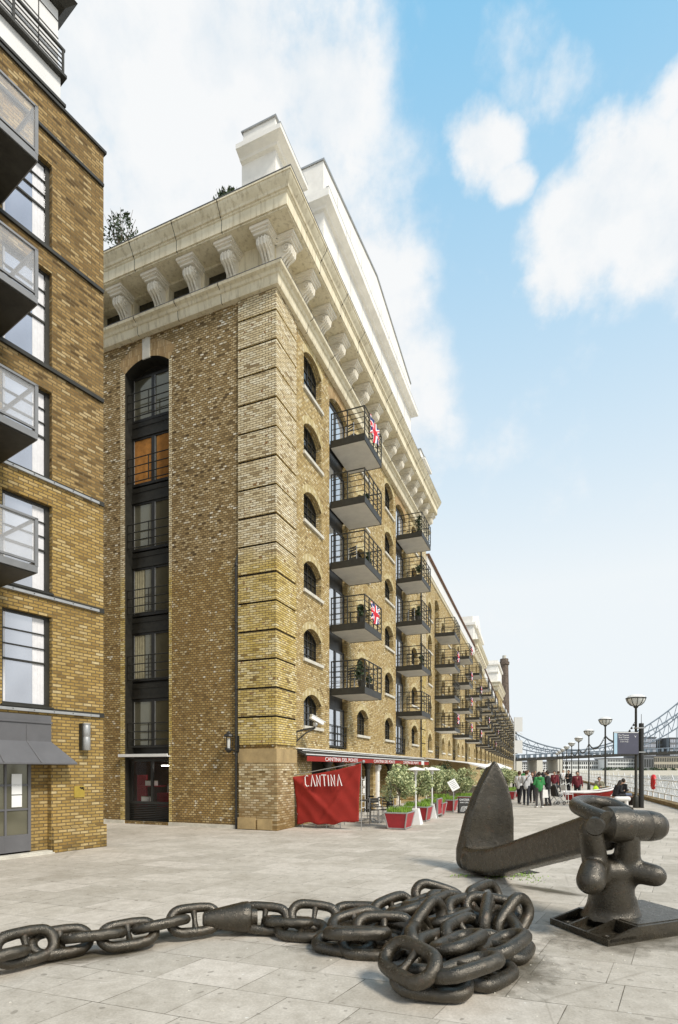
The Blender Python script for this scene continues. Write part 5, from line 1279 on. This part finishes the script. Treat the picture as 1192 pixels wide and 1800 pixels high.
# ------------------------------------------------------------------ people
def cmat(n, c): 
    if n not in M: M[n] = simple(n, c, .85, 0, .12, 6, .05)
    return n
def person(loc, rz, label, h=1.70, top='black', bottom='darkjeans', hair='hair', sit=False, lean=0.0, arms='down', bag=None, hood=None, long_hair=False, gp='people on the promenade', stride=.12):
    o = empty('person', loc, rz, label, 'person', gp); k = h / 1.72; V = lambda x, y, z: Vector((x, y, z)) * k
    if sit:
        hip = .50; hy = 0; knee = [V(-.12, .42, .52), V(.13, .44, .52)]; ank = [V(-.12, .44, .09), V(.13, .36, .09)]
    else:
        hip = .92; hy = 0; knee = [V(-.10, .03 + stride * .3, .49), V(.10, .03 - stride * .3, .49)]; ank = [V(-.11, stride * .6 - .02, .09), V(.11, -stride * .8 - .02, .09)]
    zo = hip - .92; ly = math.sin(lean); 
    def up(x, y, z): dz = z - .92; return V(x, y + dz * ly, .92 + dz * math.cos(lean) + zo)
    hips = [up(-.09, 0, .92), up(.09, 0, .92)]; sh = [up(-.185, 0, 1.41), up(.185, 0, 1.41)]; neck0 = up(0, 0, 1.44); neck1 = up(0, .015, 1.53); hd = up(0, .03, 1.615)
    if arms == 'down': el = [up(-.25, -.02, 1.13), up(.25, -.02, 1.13)]; wr = [up(-.26, .06, .88), up(.26, .08, .88)]
    elif arms == 'front': el = [up(-.26, .02, 1.14), up(.26, .02, 1.14)]; wr = [up(-.12, .26, 1.14), up(.12, .27, 1.17)]
    else: el = [up(-.27, .03, 1.15), up(.25, .0, 1.13)]; wr = [up(-.20, .27, 1.05), up(.27, .10, .90)]
    b = MB()
    for i in range(2):
        caps(b, hips[i], knee[i], .075 * k, .052 * k); caps(b, knee[i], ank[i], .05 * k, .034 * k); caps(b, ank[i], ank[i] + V(0, .12, -.05), .035 * k, .03 * k)
        caps(b, sh[i], el[i], .048 * k, .038 * k); caps(b, el[i], wr[i], .038 * k, .026 * k)
        d = (wr[i] - el[i]).normalized(); pm = wr[i] + d * .05 * k; caps(b, wr[i], pm, .028 * k, .033 * k)
        sd = d.orthogonal().normalized()
        for q in range(4): caps(b, pm + sd * (q - 1.5) * .017 * k, pm + sd * (q - 1.5) * .02 * k + d * (.075 - .012 * abs(q - 1.3)) * k + V(0, .012, 0), .0095, .008, 6)
        caps(b, wr[i] + sd * .03 * k, wr[i] + sd * .055 * k + d * .05 * k, .010, .008, 6)
    caps(b, up(0, 0, .95), up(0, 0, 1.34), .10 * k, .10 * k); caps(b, neck0, neck1, .055 * k, .05 * k)
    b.sphere(tuple(hd), .095 * k, 12, sc=(.86, 1.0, 1.2)); b.sphere(tuple(hd + V(0, .03, -.055)), .062 * k, 8, sc=(.9, .9, .9)); caps(b, hd + V(0, .09, .01), hd + V(0, .112, -.02), .010, .015, 6)
    for sx in (-1, 1): b.sphere(tuple(hd + V(sx * .083, 0, -.005)), .022, 6, sc=(.5, 1, 1.4))
    bo = b.build('body', 'skin', o, smooth=True); remesh(bo, .012, 2)
    t = MB(); 
    X = t.X; t.X = Matrix.Identity(4)
    for a, c, ra, rb_ in ((up(-.06, 0, .98), up(-.09, 0, 1.32), .125, .125), (up(.06, 0, .98), up(.09, 0, 1.32), .125, .125), (sh[0], sh[1], .075, .075), (up(0, 0, .92), up(0, 0, 1.1), .15, .15)): caps(t, a, c, ra * k, rb_ * k)
    for i in range(2): caps(t, sh[i], el[i], .066 * k, .056 * k); caps(t, el[i], el[i] + (wr[i] - el[i]) * .88, .055 * k, .042 * k)
    if hood: caps(t, up(-.06, -.10, 1.44), up(.06, -.10, 1.44), .07, .07)
    to = t.build('jacket', top, o, smooth=True); remesh(to, .016, 3)
    t = MB()
    caps(t, hips[0], hips[1], .115 * k, .115 * k)
    for i in range(2): caps(t, hips[i], knee[i], .095 * k, .070 * k); caps(t, knee[i], knee[i] + (ank[i] - knee[i]) * .95, .068 * k, .055 * k)
    to = t.build('trousers', bottom, o, smooth=True); remesh(to, .016, 3)
    for i in range(2):
        t = MB(); caps(t, ank[i] + V(0, -.02, -.045), ank[i] + V(0, .15, -.052), .043, .035); t.build('shoe', 'canvasW' if hood == 2 else 'black', o, smooth=True)
    t = MB(); t.sphere(tuple(hd + V(0, -.018, .022)), .102 * k, 12, sc=(.92, .98, 1.12))
    if long_hair: caps(t, hd + V(0, -.05, 0), up(0, -.07, 1.36), .085, .07)
    # cut the face free of hair
    t.f = [f for f in t.f]; t.build('hair', hair, o, smooth=True)
    if bag == 'strap':
        t = MB(); t.tube([up(.16, .10, 1.45), up(.16, -.02, 1.50), up(.05, -.155, 1.35), up(-.12, -.155, 1.05), up(-.2, -.02, .92)], .018, 6); t.build('bag_strap', 'black', o)
    return o
for n_, c_ in (('darkjeans', (.02, .022, .03)), ('greyjacket', (.50, .50, .50)), ('greenhoodie', (.035, .22, .06)), ('blackcoat', (.018, .018, .02)), ('maroon', (.16, .02, .03)), ('khaki', (.3, .28, .2)), ('greytrousers', (.075, .07, .068)), ('bluejeans', (.12, .15, .22)), ('whiteshirt', (.75, .75, .75)), ('brownhair', (.09, .045, .022)), ('lime', (.55, .85, .03))): cmat(n_, c_)
person(atd(925, 27.2), R(-25), 'person in a pale grey jacket with a dark strap across the back', 1.72, 'greyjacket', 'darkjeans', 'brownhair', lean=R(10), arms='front', bag='strap', stride=.3)
person(atd(913, 28.4), R(-50), 'person in a white shirt and black trousers at the left of the group, mostly hidden', 1.68, 'whiteshirt', 'blackcoat', 'brownhair', arms='front', stride=.2)
person(atd(936, 29.2), R(150), 'person in a black top facing the camera between grey and green jackets', 1.62, 'blackcoat', 'blackcoat', 'brownhair', arms='front')
person(atd(948, 25.5), R(8), 'person in a green hoodie with white hood seen from behind', 1.66, 'greenhoodie', 'greytrousers', arms='front', hood=2, stride=.1)
p_ = person(atd(963, 26.8), R(60), 'person in black with a white carrier bag beside the green hoodie', 1.72, 'blackcoat', 'blackcoat', arms='front')
o = empty('carrier_bag', atd(957.5, 26.4, .42), 0, 'white carrier bag held by the person in black', 'bag'); s = MB(); s.frus([(-.17, -.05, 0), (.17, -.05, 0), (.17, .05, 0), (-.17, .05, 0)], [(-.14, -.02, .38), (.14, -.02, .38), (.14, .02, .38), (-.14, .02, .38)]); s.build('sack', 'canvasW', o); s = MB(); s.tube([(-.07, 0, .38), (0, 0, .56), (.07, 0, .38)], .008, 5); s.build('handle', 'white', o)
person(atd(1015, 30.2, 0.0), R(160), 'person in a maroon top and dark cap behind the boat', 1.66, 'maroon', 'blackcoat', arms='down')
person(atd(1054, 31.0, .12), R(150), 'person in khaki sitting behind the red boat', 1.66, 'khaki', 'darkjeans', sit=True, arms='front', lean=R(15))
o = empty('lime_bag', atd(1047.5, 29.7, .5), 0, 'bright lime bag behind the red boat', 'bag'); s = MB(); s.sphere((0, 0, .17), .17, 10, sc=(1, .6, 1.2)); s.build('sack', 'lime', o, smooth=True); s = MB(); s.tube([(-.07, 0, .34), (0, 0, .46), (.07, 0, .34)], .012, 5); s.build('handle', 'lime', o)
person(atd(1082, 27.1), R(-80), 'person in a black hooded coat sitting bent forward on the bench', 1.70, 'blackcoat', 'blackcoat', sit=True, lean=R(22), arms='front', long_hair=True)
person(atd(1093, 27.5), R(-70), 'person in jeans and black jacket sitting on the bench right of the hooded one', 1.74, 'blackcoat', 'bluejeans', sit=True, lean=R(8), arms='front')
# farther walkers: same figures again, smaller with distance
src = [o for o in COL.objects if o.name.startswith('person') and o.parent is None]
wk = [(905, 41, 0, 'distant walker in pale grey, far left of the promenade', -.4), (921, 46, 3, 'distant walker in green just above the grey jacket', .3), (929, 55, 1, 'distant walker in white, small above the group', 2.4), (941, 50, 2, 'distant walker in black behind the green hoodie', 2.9), (956, 60, 4, 'distant walker in black right of the group', .1), (975, 36, 5, 'distant walker in maroon left of the lamps', 2.5), (982, 43, 2, 'distant walker in black between lamps and group', .4), (990, 52, 1, 'distant walker in white shirt among the far lamps', 3.0), (1000, 40, 4, 'distant walker in black above the pushchair', 2.2)]
for px, Y, si, lb, rz in wk: put(src[si], atd(px, Y), rz, lb, 'person', 'distant walkers')

# ------------------------------------------------------------------ bridge and far bank
BY = 235.0
def bp(px, y, Y=BY): return ((px - CX) / F * Y, Y, H + (HY - y) * Y / F)
BRG = empty('suspension_bridge', (bp(905, 1335)[0], BY, 0), 0, 'long suspension bridge with trussed chains crossing the river in the background', 'bridge'); b0 = BRG.location.copy()
def br(px, y, dy=0): p = bp(px, y); return (p[0] - b0.x, dy, p[2])
s = MB(); xs = list(range(870, 1330, 10)); dk_ = lambda px: 1335.5 - (px - 905) * 13 / 287
for i in range(len(xs) - 1):
    a, b = xs[i], xs[i + 1]; p, q = br(a, dk_(a)), br(b, dk_(b))
    s.frus([(p[0], -6, p[2] - .7), (q[0], -6, q[2] - .7), (q[0], 6, q[2] - .7), (p[0], 6, p[2] - .7)], [(p[0], -6, p[2] + .6), (q[0], -6, q[2] + .6), (q[0], 6, q[2] + .6), (p[0], 6, p[2] + .6)])
M['bridgeblue'] = simple('grey_blue_steel', (.14, .18, .22), .6, 0, .1, .2, 0)
s.build('deck', 'iron', BRG)
s = MB()
for i in range(len(xs)):
    for dy in (-6, 6):
        p = br(xs[i], dk_(xs[i])); s.box(p[0] - .35, p[0] + .35, dy - .1, dy + .1, p[2] + .6, p[2] + 1.9)
for dy in (-6, 6): s.tube([br(x, dk_(x) - 8, dy) for x in xs], .18, 5)
s.build('parapet', 'bridgeblue', BRG)
upc = lambda px: 1319 - ((px - 1003) ** 2) * (74 / 189 ** 2) * (1.0 if px > 1003 else .95 * (189 / 98) ** 2 * 26 / 74)
loc = lambda px: upc(px) + (4 + 20 * math.sin(math.pi * min(1, abs(px - 1003) / 190) * .5) ** 1.3 if px > 1003 else 4 + 10 * min(1, (1003 - px) / 98))
for dy in (-6, 6):
    s = MB(); X = [870 + 8 * i for i in range(57)]
    s.tube([br(x, upc(x), dy) for x in X], .30, 5); s.tube([br(x, min(loc(x), dk_(x) - 5), dy) for x in X], .26, 5)
    for i in range(0, len(X) - 1, 2):
        if loc(X[i]) < dk_(X[i]) - 5: s.tube([br(X[i], upc(X[i]), dy), br(X[i + 1], loc(X[i + 1]), dy)], .13, 4); s.tube([br(X[i + 1], loc(X[i + 1]), dy), br(X[min(i + 2, len(X) - 1)], upc(X[min(i + 2, len(X) - 1)]), dy)], .13, 4)
        s.tube([br(X[i], min(loc(X[i]), dk_(X[i]) - 5), dy), br(X[i], dk_(X[i]), dy)], .1, 4)
    s.build('chain_truss', 'bridgeblue', BRG)
s = MB()
for px in (905, 940, 975): p = br(px, dk_(px)); s.box(p[0] - 1.2, p[0] + 1.2, -6, 6, -2, p[2] - .7)
s.build('pier', 'stone', BRG)
# far bank
def block(px0, px1, ytop, Y, depth, label, wallm, name='riverside_building', nx=8, nz=4, ybot=1349, roof=None, winm='glassD'):
    x0, x1 = (px0 - CX) / F * Y, (px1 - CX) / F * Y; zt = H + (HY - ytop) * Y / F
    o = empty(name, (x0, Y, 0), 0, label, 'building', 'buildings beyond the bridge'); s = MB(); s.box(0, x1 - x0, 0, depth, 0, zt); s.build('wall', wallm, o)
    z0 = 1.5; dz = (zt - z0) / nz; dx = (x1 - x0) / nx
    for j in range(nz):
        w_ = MB()
        for i in range(nx): w_.box(dx * (i + .2), dx * (i + .8), -.12, -.02, z0 + dz * (j + .2), z0 + dz * (j + .8))
        w_.build('window_row', winm, o)
    s = MB(); s.box(-.5, x1 - x0 + .5, -.5, depth + .5, zt, zt + .7); s.build('roof', roof or 'lead', o)
    return o
M['hazyB'] = simple('distant_beige', (.42, .38, .30), .9, 0, .1, .1, 0); M['hazyG'] = simple('distant_grey', (.16, .165, .17), .8, 0, .2, .08, 0); M['hazyW'] = simple('distant_white', (.66, .66, .64), .9, 0, .08, .1, 0)
block(1131, 1153, 1297, 430, 30, 'dark grey office block above the bridge, just right of the sign post', 'hazyG', nx=10, nz=6, winm='glassS')
block(1155, 1176, 1301, 440, 30, 'dark grey office block above the bridge, second from the sign post', 'hazyG', nx=9, nz=6, winm='glassM')
block(1178, 1215, 1298, 430, 30, 'office block above the bridge at the right edge of the picture', 'hazyG', nx=12, nz=6, winm='glassS')
block(1150, 1230, 1330, 400, 20, 'long beige quay building with arched row under the bridge at right', 'hazyB', nx=26, nz=2)
block(1068, 1125, 1334, 405, 20, 'white terrace building under the bridge behind the sign', 'hazyW', nx=20, nz=3)
block(1128, 1149, 1330, 395, 20, 'dark grey warehouse under the bridge right of the sign post', 'hazyG', nx=5, nz=1)
block(985, 1066, 1338, 420, 20, 'pale low quay building between the lamps under the bridge', 'hazyW', nx=22, nz=2)
block(905, 982, 1341, 300, 15, 'pale stepped quay building under the left end of the bridge', 'hazyW', nx=20, nz=3)
tr = MB()
o = tag(MB().build('far_trees', 'leafdark'), 'dark line of trees along the far river bank', 'trees', kind='stuff'); me = MB(); rn = random.Random(1)
for k in range(60):
    px = rn.uniform(1060, 1230); Y = rn.uniform(372, 385); leaves(me, ((px - CX) / F * Y, Y, rn.uniform(0.5, 2)), rn.uniform(1.5, 2.6), 60, .9, 1, (1.2, 1, .8), rn)
o2 = me.build('far_trees', 'leafdark'); o.data = o2.data; bpy.data.objects.remove(o2)
s = MB(); x0, x1 = 100, 420; s.box(60, x1, 366, 372, -6, .9); o = tag(s.build('river_wall', 'stone'), 'pale stone river wall along the far bank', 'wall')
# white signs at the terrace end
o = empty('projecting_sign', atd(912, 118, 0), 0, 'two pale boards on a white post at the very end of the brick terrace', 'sign')
s = MB(); s.tube([(-.9, 0, 0), (-.9, 0, 13)], .12, 6); s.tube([(-.9, 0, 10.4), (.8, 0, 9.2)], .05, 5); s.build('post', 'hazyW', o); s = MB(); s.box(-.8, .8, -.05, .05, 9.9, 13.0); s.build('board', 'hazyW', o); s = MB(); s.box(-.8, .8, -.05, .05, 5.2, 8.0); s.build('board', 'hazyW', o)

# ------------------------------------------------------------------ ground, river, sky
def paving():
    m, nt, b = nodes('york_stone_paving'); tc = N(nt, 'ShaderNodeTexCoord')
    ax = Vector((-2796, 961)).normalized(); bx_ = Vector((614, 961)).normalized(); det = ax.x * bx_.y - ax.y * bx_.x
    def dot(c):
        n = N(nt, 'ShaderNodeVectorMath', operation='DOT_PRODUCT'); nt.links.new(tc.outputs['Object'], n.inputs[0]); n.inputs[1].default_value = c; return n.outputs['Value']
    u = dot((bx_.y / det, -bx_.x / det, 0)); v = dot((-ax.y / det, ax.x / det, 0))
    cb = N(nt, 'ShaderNodeCombineXYZ'); nt.links.new(u, cb.inputs[0]); nt.links.new(v, cb.inputs[1])
    br_ = nt.nodes.new('ShaderNodeTexBrick'); nt.links.new(cb.outputs[0], br_.inputs['Vector']); br_.offset = .43; br_.squash = .75; br_.squash_frequency = 3
    for k, vv in (('Scale', 1.0), ('Mortar Size', .0045), ('Mortar Smooth', .3), ('Bias', 0), ('Brick Width', .80), ('Row Height', .58)): br_.inputs[k].default_value = vv
    br_.inputs['Color1'].default_value = (0, 0, 0, 1); br_.inputs['Color2'].default_value = (1, 1, 1, 1)
    c = ramp(nt, br_.outputs['Color'], [(0, (.45, .41, .35)), (.5, (.53, .485, .42)), (1, (.59, .54, .475))])
    P = tc.outputs['Object']
    n1 = noise(nt, P, .9, 7, .65); n2 = noise(nt, P, 6, 6, .7); n3 = noise(nt, P, 45, 4, .7); n4 = noise(nt, P, .25, 4, .6)
    c = mix(nt, math_(nt, 'MULTIPLY', ramp_f(nt, n1, .50, .72), .45), c, (.26, .225, .17))
    c = mix(nt, math_(nt, 'MULTIPLY', ramp_f(nt, n4, .50, .68), .35), c, (.33, .29, .24))
    c = mix(nt, .75, c, ramp(nt, n2, [(.25, (.70, .68, .64)), (.75, (1.18, 1.18, 1.18))]), 'MULTIPLY')
    c = mix(nt, .6, c, ramp(nt, n3, [(.25, (.66, .65, .62)), (.75, (1.25, 1.25, 1.25))]), 'MULTIPLY')
    sp = noise(nt, P, 17, 2, .5); c = mix(nt, ramp_f(nt, sp, .735, .76), c, (.70, .68, .62))
    c = mix(nt, math_(nt, 'MULTIPLY', ramp_f(nt, noise(nt, P, 11, 1, .4), .70, .73), .55), c, (.17, .15, .12))
    w3 = N(nt, 'ShaderNodeTexVoronoi', Scale=.55); w3.feature = 'DISTANCE_TO_EDGE'; nt.links.new(P, w3.inputs['Vector']); c = mix(nt, math_(nt, 'MULTIPLY', math_(nt, 'SUBTRACT', .006, w3.outputs['Distance']), math_(nt, 'MULTIPLY', ramp_f(nt, n4, .5, .56), 60.0), clamp=True), c, (.2, .17, .13))
    jn = math_(nt, 'MULTIPLY', br_.outputs['Fac'], math_(nt, 'ADD', .30, math_(nt, 'MULTIPLY', ramp_f(nt, noise(nt, P, 1.7, 3), .42, .62), .75)), clamp=True)
    c = mix(nt, jn, c, (.11, .095, .07))
    # the darker patches round the chain and mount are separate sheets
    nt.links.new(c, b.inputs['Base Color']); b.inputs['Roughness'].default_value = .82; b.inputs['Specular IOR Level'].default_value = .35
    h = math_(nt, 'SUBTRACT', math_(nt, 'ADD', math_(nt, 'MULTIPLY', n2, .5), math_(nt, 'MULTIPLY', n3, .25)), br_.outputs['Fac'])
    bump(nt, b, h, .45, .012)
    return m
M['paving'] = paving()
q = lambda s_: R0 + Vector((.3375, .94, 0)) * s_ + Vector((.45, -.16, 0))
a, b = q(-90), q(420); s = MB(); s.poly([(-500, a.y, 0), (a.x, a.y, 0), (b.x, b.y, 0), (-500, b.y, 0)]); tag(s.build('pavement', 'paving'), None, None, kind='structure')
s = MB(); s.quad(tuple(a), tuple(b), (b.x, b.y, -4), (a.x, a.y, -4)); tag(s.build('quay_wall', 'stone'), 'stone quay wall dropping to the river', 'wall')
m, nt, bb_ = nodes('river_water'); tc = N(nt, 'ShaderNodeTexCoord'); bb_.inputs['Base Color'].default_value = (.42, .40, .35, 1); bb_.inputs['Roughness'].default_value = .16
bump(nt, bb_, noise(nt, tc.outputs['Object'], .8, 5), .5, .3); M['water'] = m
s = MB(); s.quad((-100, -100, -2.2), (2500, -100, -2.2), (2500, 2500, -2.2), (-100, 2500, -2.2)); tag(s.build('river', 'water'), None, None, kind='structure')
s = MB(); s.quad((-1500, 372, -.05), (3500, 372, -.05), (3500, 3500, -.05), (-1500, 3500, -.05)); tag(s.build('far_ground', 'stone'), None, None, kind='structure')
# ragged darker patches, moss and litter lying on the slabs near the iron
def patch_mat(nm, col, amt):
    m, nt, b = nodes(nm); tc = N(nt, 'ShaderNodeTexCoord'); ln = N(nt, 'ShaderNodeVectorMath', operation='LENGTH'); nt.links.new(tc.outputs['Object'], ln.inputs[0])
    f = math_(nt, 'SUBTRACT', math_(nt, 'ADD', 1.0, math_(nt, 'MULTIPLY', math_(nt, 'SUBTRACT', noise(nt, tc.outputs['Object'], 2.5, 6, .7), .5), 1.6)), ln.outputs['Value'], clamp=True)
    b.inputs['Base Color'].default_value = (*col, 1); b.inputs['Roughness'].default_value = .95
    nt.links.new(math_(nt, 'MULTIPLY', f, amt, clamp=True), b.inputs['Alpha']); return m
M['darkpatch'] = patch_mat('dark_slab_patch', (.10, .085, .055), 1.1)  # dark brown sheet, fading outward to a ragged edge
s = MB()
def gr(px, y, rx, ry, rot=0, nm='paving_patch'):
    p = at(px, y); s = MB(); s.quad((-1.6, -1.6, 0), (1.6, -1.6, 0), (1.6, 1.6, 0), (-1.6, 1.6, 0)); o = s.build(nm, 'darkpatch'); o.location = (p.x, p.y, .004 + .0006 * gr.n); gr.n += 1; o.scale = (rx, ry, 1); o.rotation_euler.z = rot; tag(o, None, None, kind='structure')
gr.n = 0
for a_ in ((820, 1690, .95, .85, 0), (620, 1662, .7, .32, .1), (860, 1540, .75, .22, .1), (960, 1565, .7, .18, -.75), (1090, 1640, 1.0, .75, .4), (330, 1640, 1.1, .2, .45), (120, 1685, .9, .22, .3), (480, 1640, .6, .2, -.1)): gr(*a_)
s = MB(); rn = random.Random(4)
for (px, y, n_, sp_) in ((905, 1537, 130, .16), (925, 1545, 60, .22), (812, 1540, 40, .08), (880, 1541, 40, .12)):
    for _ in range(n_):
        p = at(px, y) + Vector((rn.gauss(0, sp_), rn.gauss(0, sp_ * .7), 0)); blades(s, p.x - .02, p.x + .02, p.y - .02, p.y + .02, 0.0, .03, 1, rn)
tag(s.build('moss', 'grassg'), 'small tufts of grass growing at the foot of the anchor fluke', 'grass', kind='stuff')
s = MB()
for _ in range(160):
    c = rn.choice([(900, 1715, .4), (820, 1745, .35), (1060, 1665, .5), (640, 1675, .3), (1100, 1640, .6), (930, 1690, .25), (500, 1740, 1.2), (800, 1600, 1.2)]); p = at(c[0], c[1]) + Vector((rn.gauss(0, c[2]), rn.gauss(0, c[2]), 0)); a = rn.uniform(0, 6.3); l = rn.uniform(.002, .007)
    s.frus([(p.x - l * 1.5, p.y - l, .0), (p.x + l * 1.5, p.y - l * .6, .0), (p.x + l, p.y + l, .0), (p.x - l, p.y + l, .0)], [(p.x - l, p.y - l * .6, l), (p.x + l, p.y - l * .5, l * .8), (p.x + l * .6, p.y + l * .6, l), (p.x - l * .6, p.y + l * .6, l)])
tag(s.build('litter', 'stone'), 'pale grit and crumbs scattered on the paving around the chain', 'grit', kind='stuff')
o = empty('drain_grate', at(925, 1533, .0), .35, 'small square drain grate in the paving right of the anchor fluke', 'drain'); s = MB(); s.box(-.16, .16, -.16, .16, .002, .008); s.build('frame', 'dark', o); s = MB()
for k in range(6): s.box(-.15, .15, -.14 + k * .05, -.12 + k * .05, .009, .013)
s.build('bars', 'cast', o)

# sky: physical sky with cloud banks placed by direction
W = bpy.data.worlds.new('World'); SC.world = W; W.use_nodes = True; nt = W.node_tree; bg = nt.nodes['Background']
sun_dir = Vector((.56, -.58, .86)).normalized()
sky = nt.nodes.new('ShaderNodeTexSky'); sky.sky_type = 'NISHITA'; sky.sun_disc = False; sky.sun_elevation = math.asin(sun_dir.z); sky.sun_rotation = math.atan2(sun_dir.x, sun_dir.y); sky.air_density = 1.0; sky.dust_density = .6; sky.ozone_density = 2.0
tc = N(nt, 'ShaderNodeTexCoord'); D = tc.outputs['Generated']
wn = N(nt, 'ShaderNodeTexNoise', Scale=2.6, Detail=7, Roughness=.62); nt.links.new(D, wn.inputs['Vector'])
n1 = wn.outputs['Fac']; wn2 = N(nt, 'ShaderNodeTexNoise', Scale=9, Detail=8, Roughness=.6); nt.links.new(D, wn2.inputs['Vector'])
wv = N(nt, 'ShaderNodeVectorMath', operation='SUBTRACT'); nt.links.new(wn.outputs['Color'], wv.inputs[0]); wv.inputs[1].default_value = (.5, .5, .5)
wm = N(nt, 'ShaderNodeVectorMath', operation='SCALE'); nt.links.new(wv.outputs[0], wm.inputs[0]); wm.inputs['Scale'].default_value = .16
wa = N(nt, 'ShaderNodeVectorMath', operation='ADD'); nt.links.new(D, wa.inputs[0]); nt.links.new(wm.outputs[0], wa.inputs[1])
dn = N(nt, 'ShaderNodeVectorMath', operation='NORMALIZE'); nt.links.new(wa.outputs[0], dn.inputs[0]); D0 = D; D = dn.outputs[0]
blobs = [(320, 150, 300, 1), (560, 170, 125, 1), (450, 420, 235, 1), (615, 560, 140, 1), (300, 600, 400, 1), (700, 740, 110, .8), (700, 620, 90, .7), (850, 250, 62, .95), (895, 320, 40, .9), (1090, 300, 80, 1), (1010, 420, 95, 1), (1130, 400, 120, 1), (960, 505, 50, .9), (1230, 330, 130, 1), (905, 60, 70, .28), (990, 95, 50, .38), (1180, 170, 45, .7)]
dens = None
for px, py, r_, am in blobs:
    v = Vector(((px - CX) / F, 1, (HY - py) / F)); an = r_ * .9 / F / v.length; v.normalize()
    d = N(nt, 'ShaderNodeVectorMath', operation='DOT_PRODUCT'); nt.links.new(D, d.inputs[0]); d.inputs[1].default_value = v
    mr = N(nt, 'ShaderNodeMapRange'); mr.clamp = True; nt.links.new(d.outputs['Value'], mr.inputs[0]); mr.inputs[1].default_value = math.cos(an * 1.45); mr.inputs[2].default_value = math.cos(an * .25); mr.inputs[4].default_value = am
    dens = mr.outputs[0] if dens is None else math_(nt, 'MAXIMUM', dens, mr.outputs[0])
# general low cloud elsewhere in the sky, so the light is that of a half overcast day
sx = N(nt, 'ShaderNodeSeparateXYZ'); nt.links.new(D0, sx.inputs[0])
hz = N(nt, 'ShaderNodeMapRange'); hz.clamp = True; nt.links.new(sx.outputs[2], hz.inputs[0]); hz.inputs[1].default_value = .84; hz.inputs[2].default_value = .30
behind = N(nt, 'ShaderNodeMapRange'); behind.clamp = True; nt.links.new(sx.outputs[1], behind.inputs[0]); behind.inputs[1].default_value = .35; behind.inputs[2].default_value = -.1
nn = math_(nt, 'ADD', math_(nt, 'MULTIPLY', math_(nt, 'SUBTRACT', n1, .5), .9), math_(nt, 'MULTIPLY', math_(nt, 'SUBTRACT', wn2.outputs['Fac'], .5), 1.6))
dd = math_(nt, 'ADD', dens, nn)
cl = N(nt, 'ShaderNodeMapRange'); cl.interpolation_type = 'SMOOTHSTEP'; nt.links.new(dd, cl.inputs[0]); cl.inputs[1].default_value = .08; cl.inputs[2].default_value = .80
cf = math_(nt, 'MAXIMUM', cl.outputs[0], math_(nt, 'MULTIPLY', behind.outputs[0], math_(nt, 'MULTIPLY', n1, .55), clamp=True))
SK = 1 / .10
blue = mix(nt, math_(nt, 'SUBTRACT', .86, math_(nt, 'MULTIPLY', behind.outputs[0], .6)), mix(nt, 1.0, sky.outputs[0], (1.25, 1.25, 1.25), 'MULTIPLY'), (.23 * SK, .56 * SK, .83 * SK))
hcol = mix(nt, math_(nt, 'POWER', hz.outputs[0], 1.0), blue, (.77 * SK, .82 * SK, .85 * SK))
shade = ramp(nt, wn2.outputs['Fac'], [(.33, (.70 * SK, .76 * SK, .81 * SK)), (.55, (.83 * SK, .845 * SK, .855 * SK))])
fin = mix(nt, cf, hcol, shade)
nt.links.new(fin, bg.inputs['Color']); bg.inputs['Strength'].default_value = .10
sl = bpy.data.lights.new('sun', 'SUN'); sl.energy = 3.2; sl.angle = R(13); sl.color = (1, .94, .84); so = bpy.data.objects.new('sun', sl); COL.objects.link(so); so.rotation_euler = sun_dir.to_track_quat('Z', 'Y').to_euler()
cam = bpy.data.cameras.new('camera'); co = bpy.data.objects.new('camera', cam); COL.objects.link(co); co.location = (0, 0, H); co.rotation_euler = (math.pi / 2, 0, 0)
cam.sensor_fit = 'HORIZONTAL'; cam.sensor_width = 36; cam.lens = F / 1192 * 36; cam.shift_y = (HY - 900) / 1192; cam.clip_end = 6000; cam.clip_start = .05
SC.camera = co
SC.view_settings.view_transform = 'Standard'; SC.view_settings.look = 'None'; SC.view_settings.exposure = .17; SC.view_settings.gamma = 1
# the originals kept aside for copying are not part of the place
def kill(o):
    for c in list(o.children): kill(c)
    bpy.data.objects.remove(o)
for o in list(PARTS.values()) + [CP, TP, FP, LPROTO]: kill(o)
for o in COL.objects:
    pass
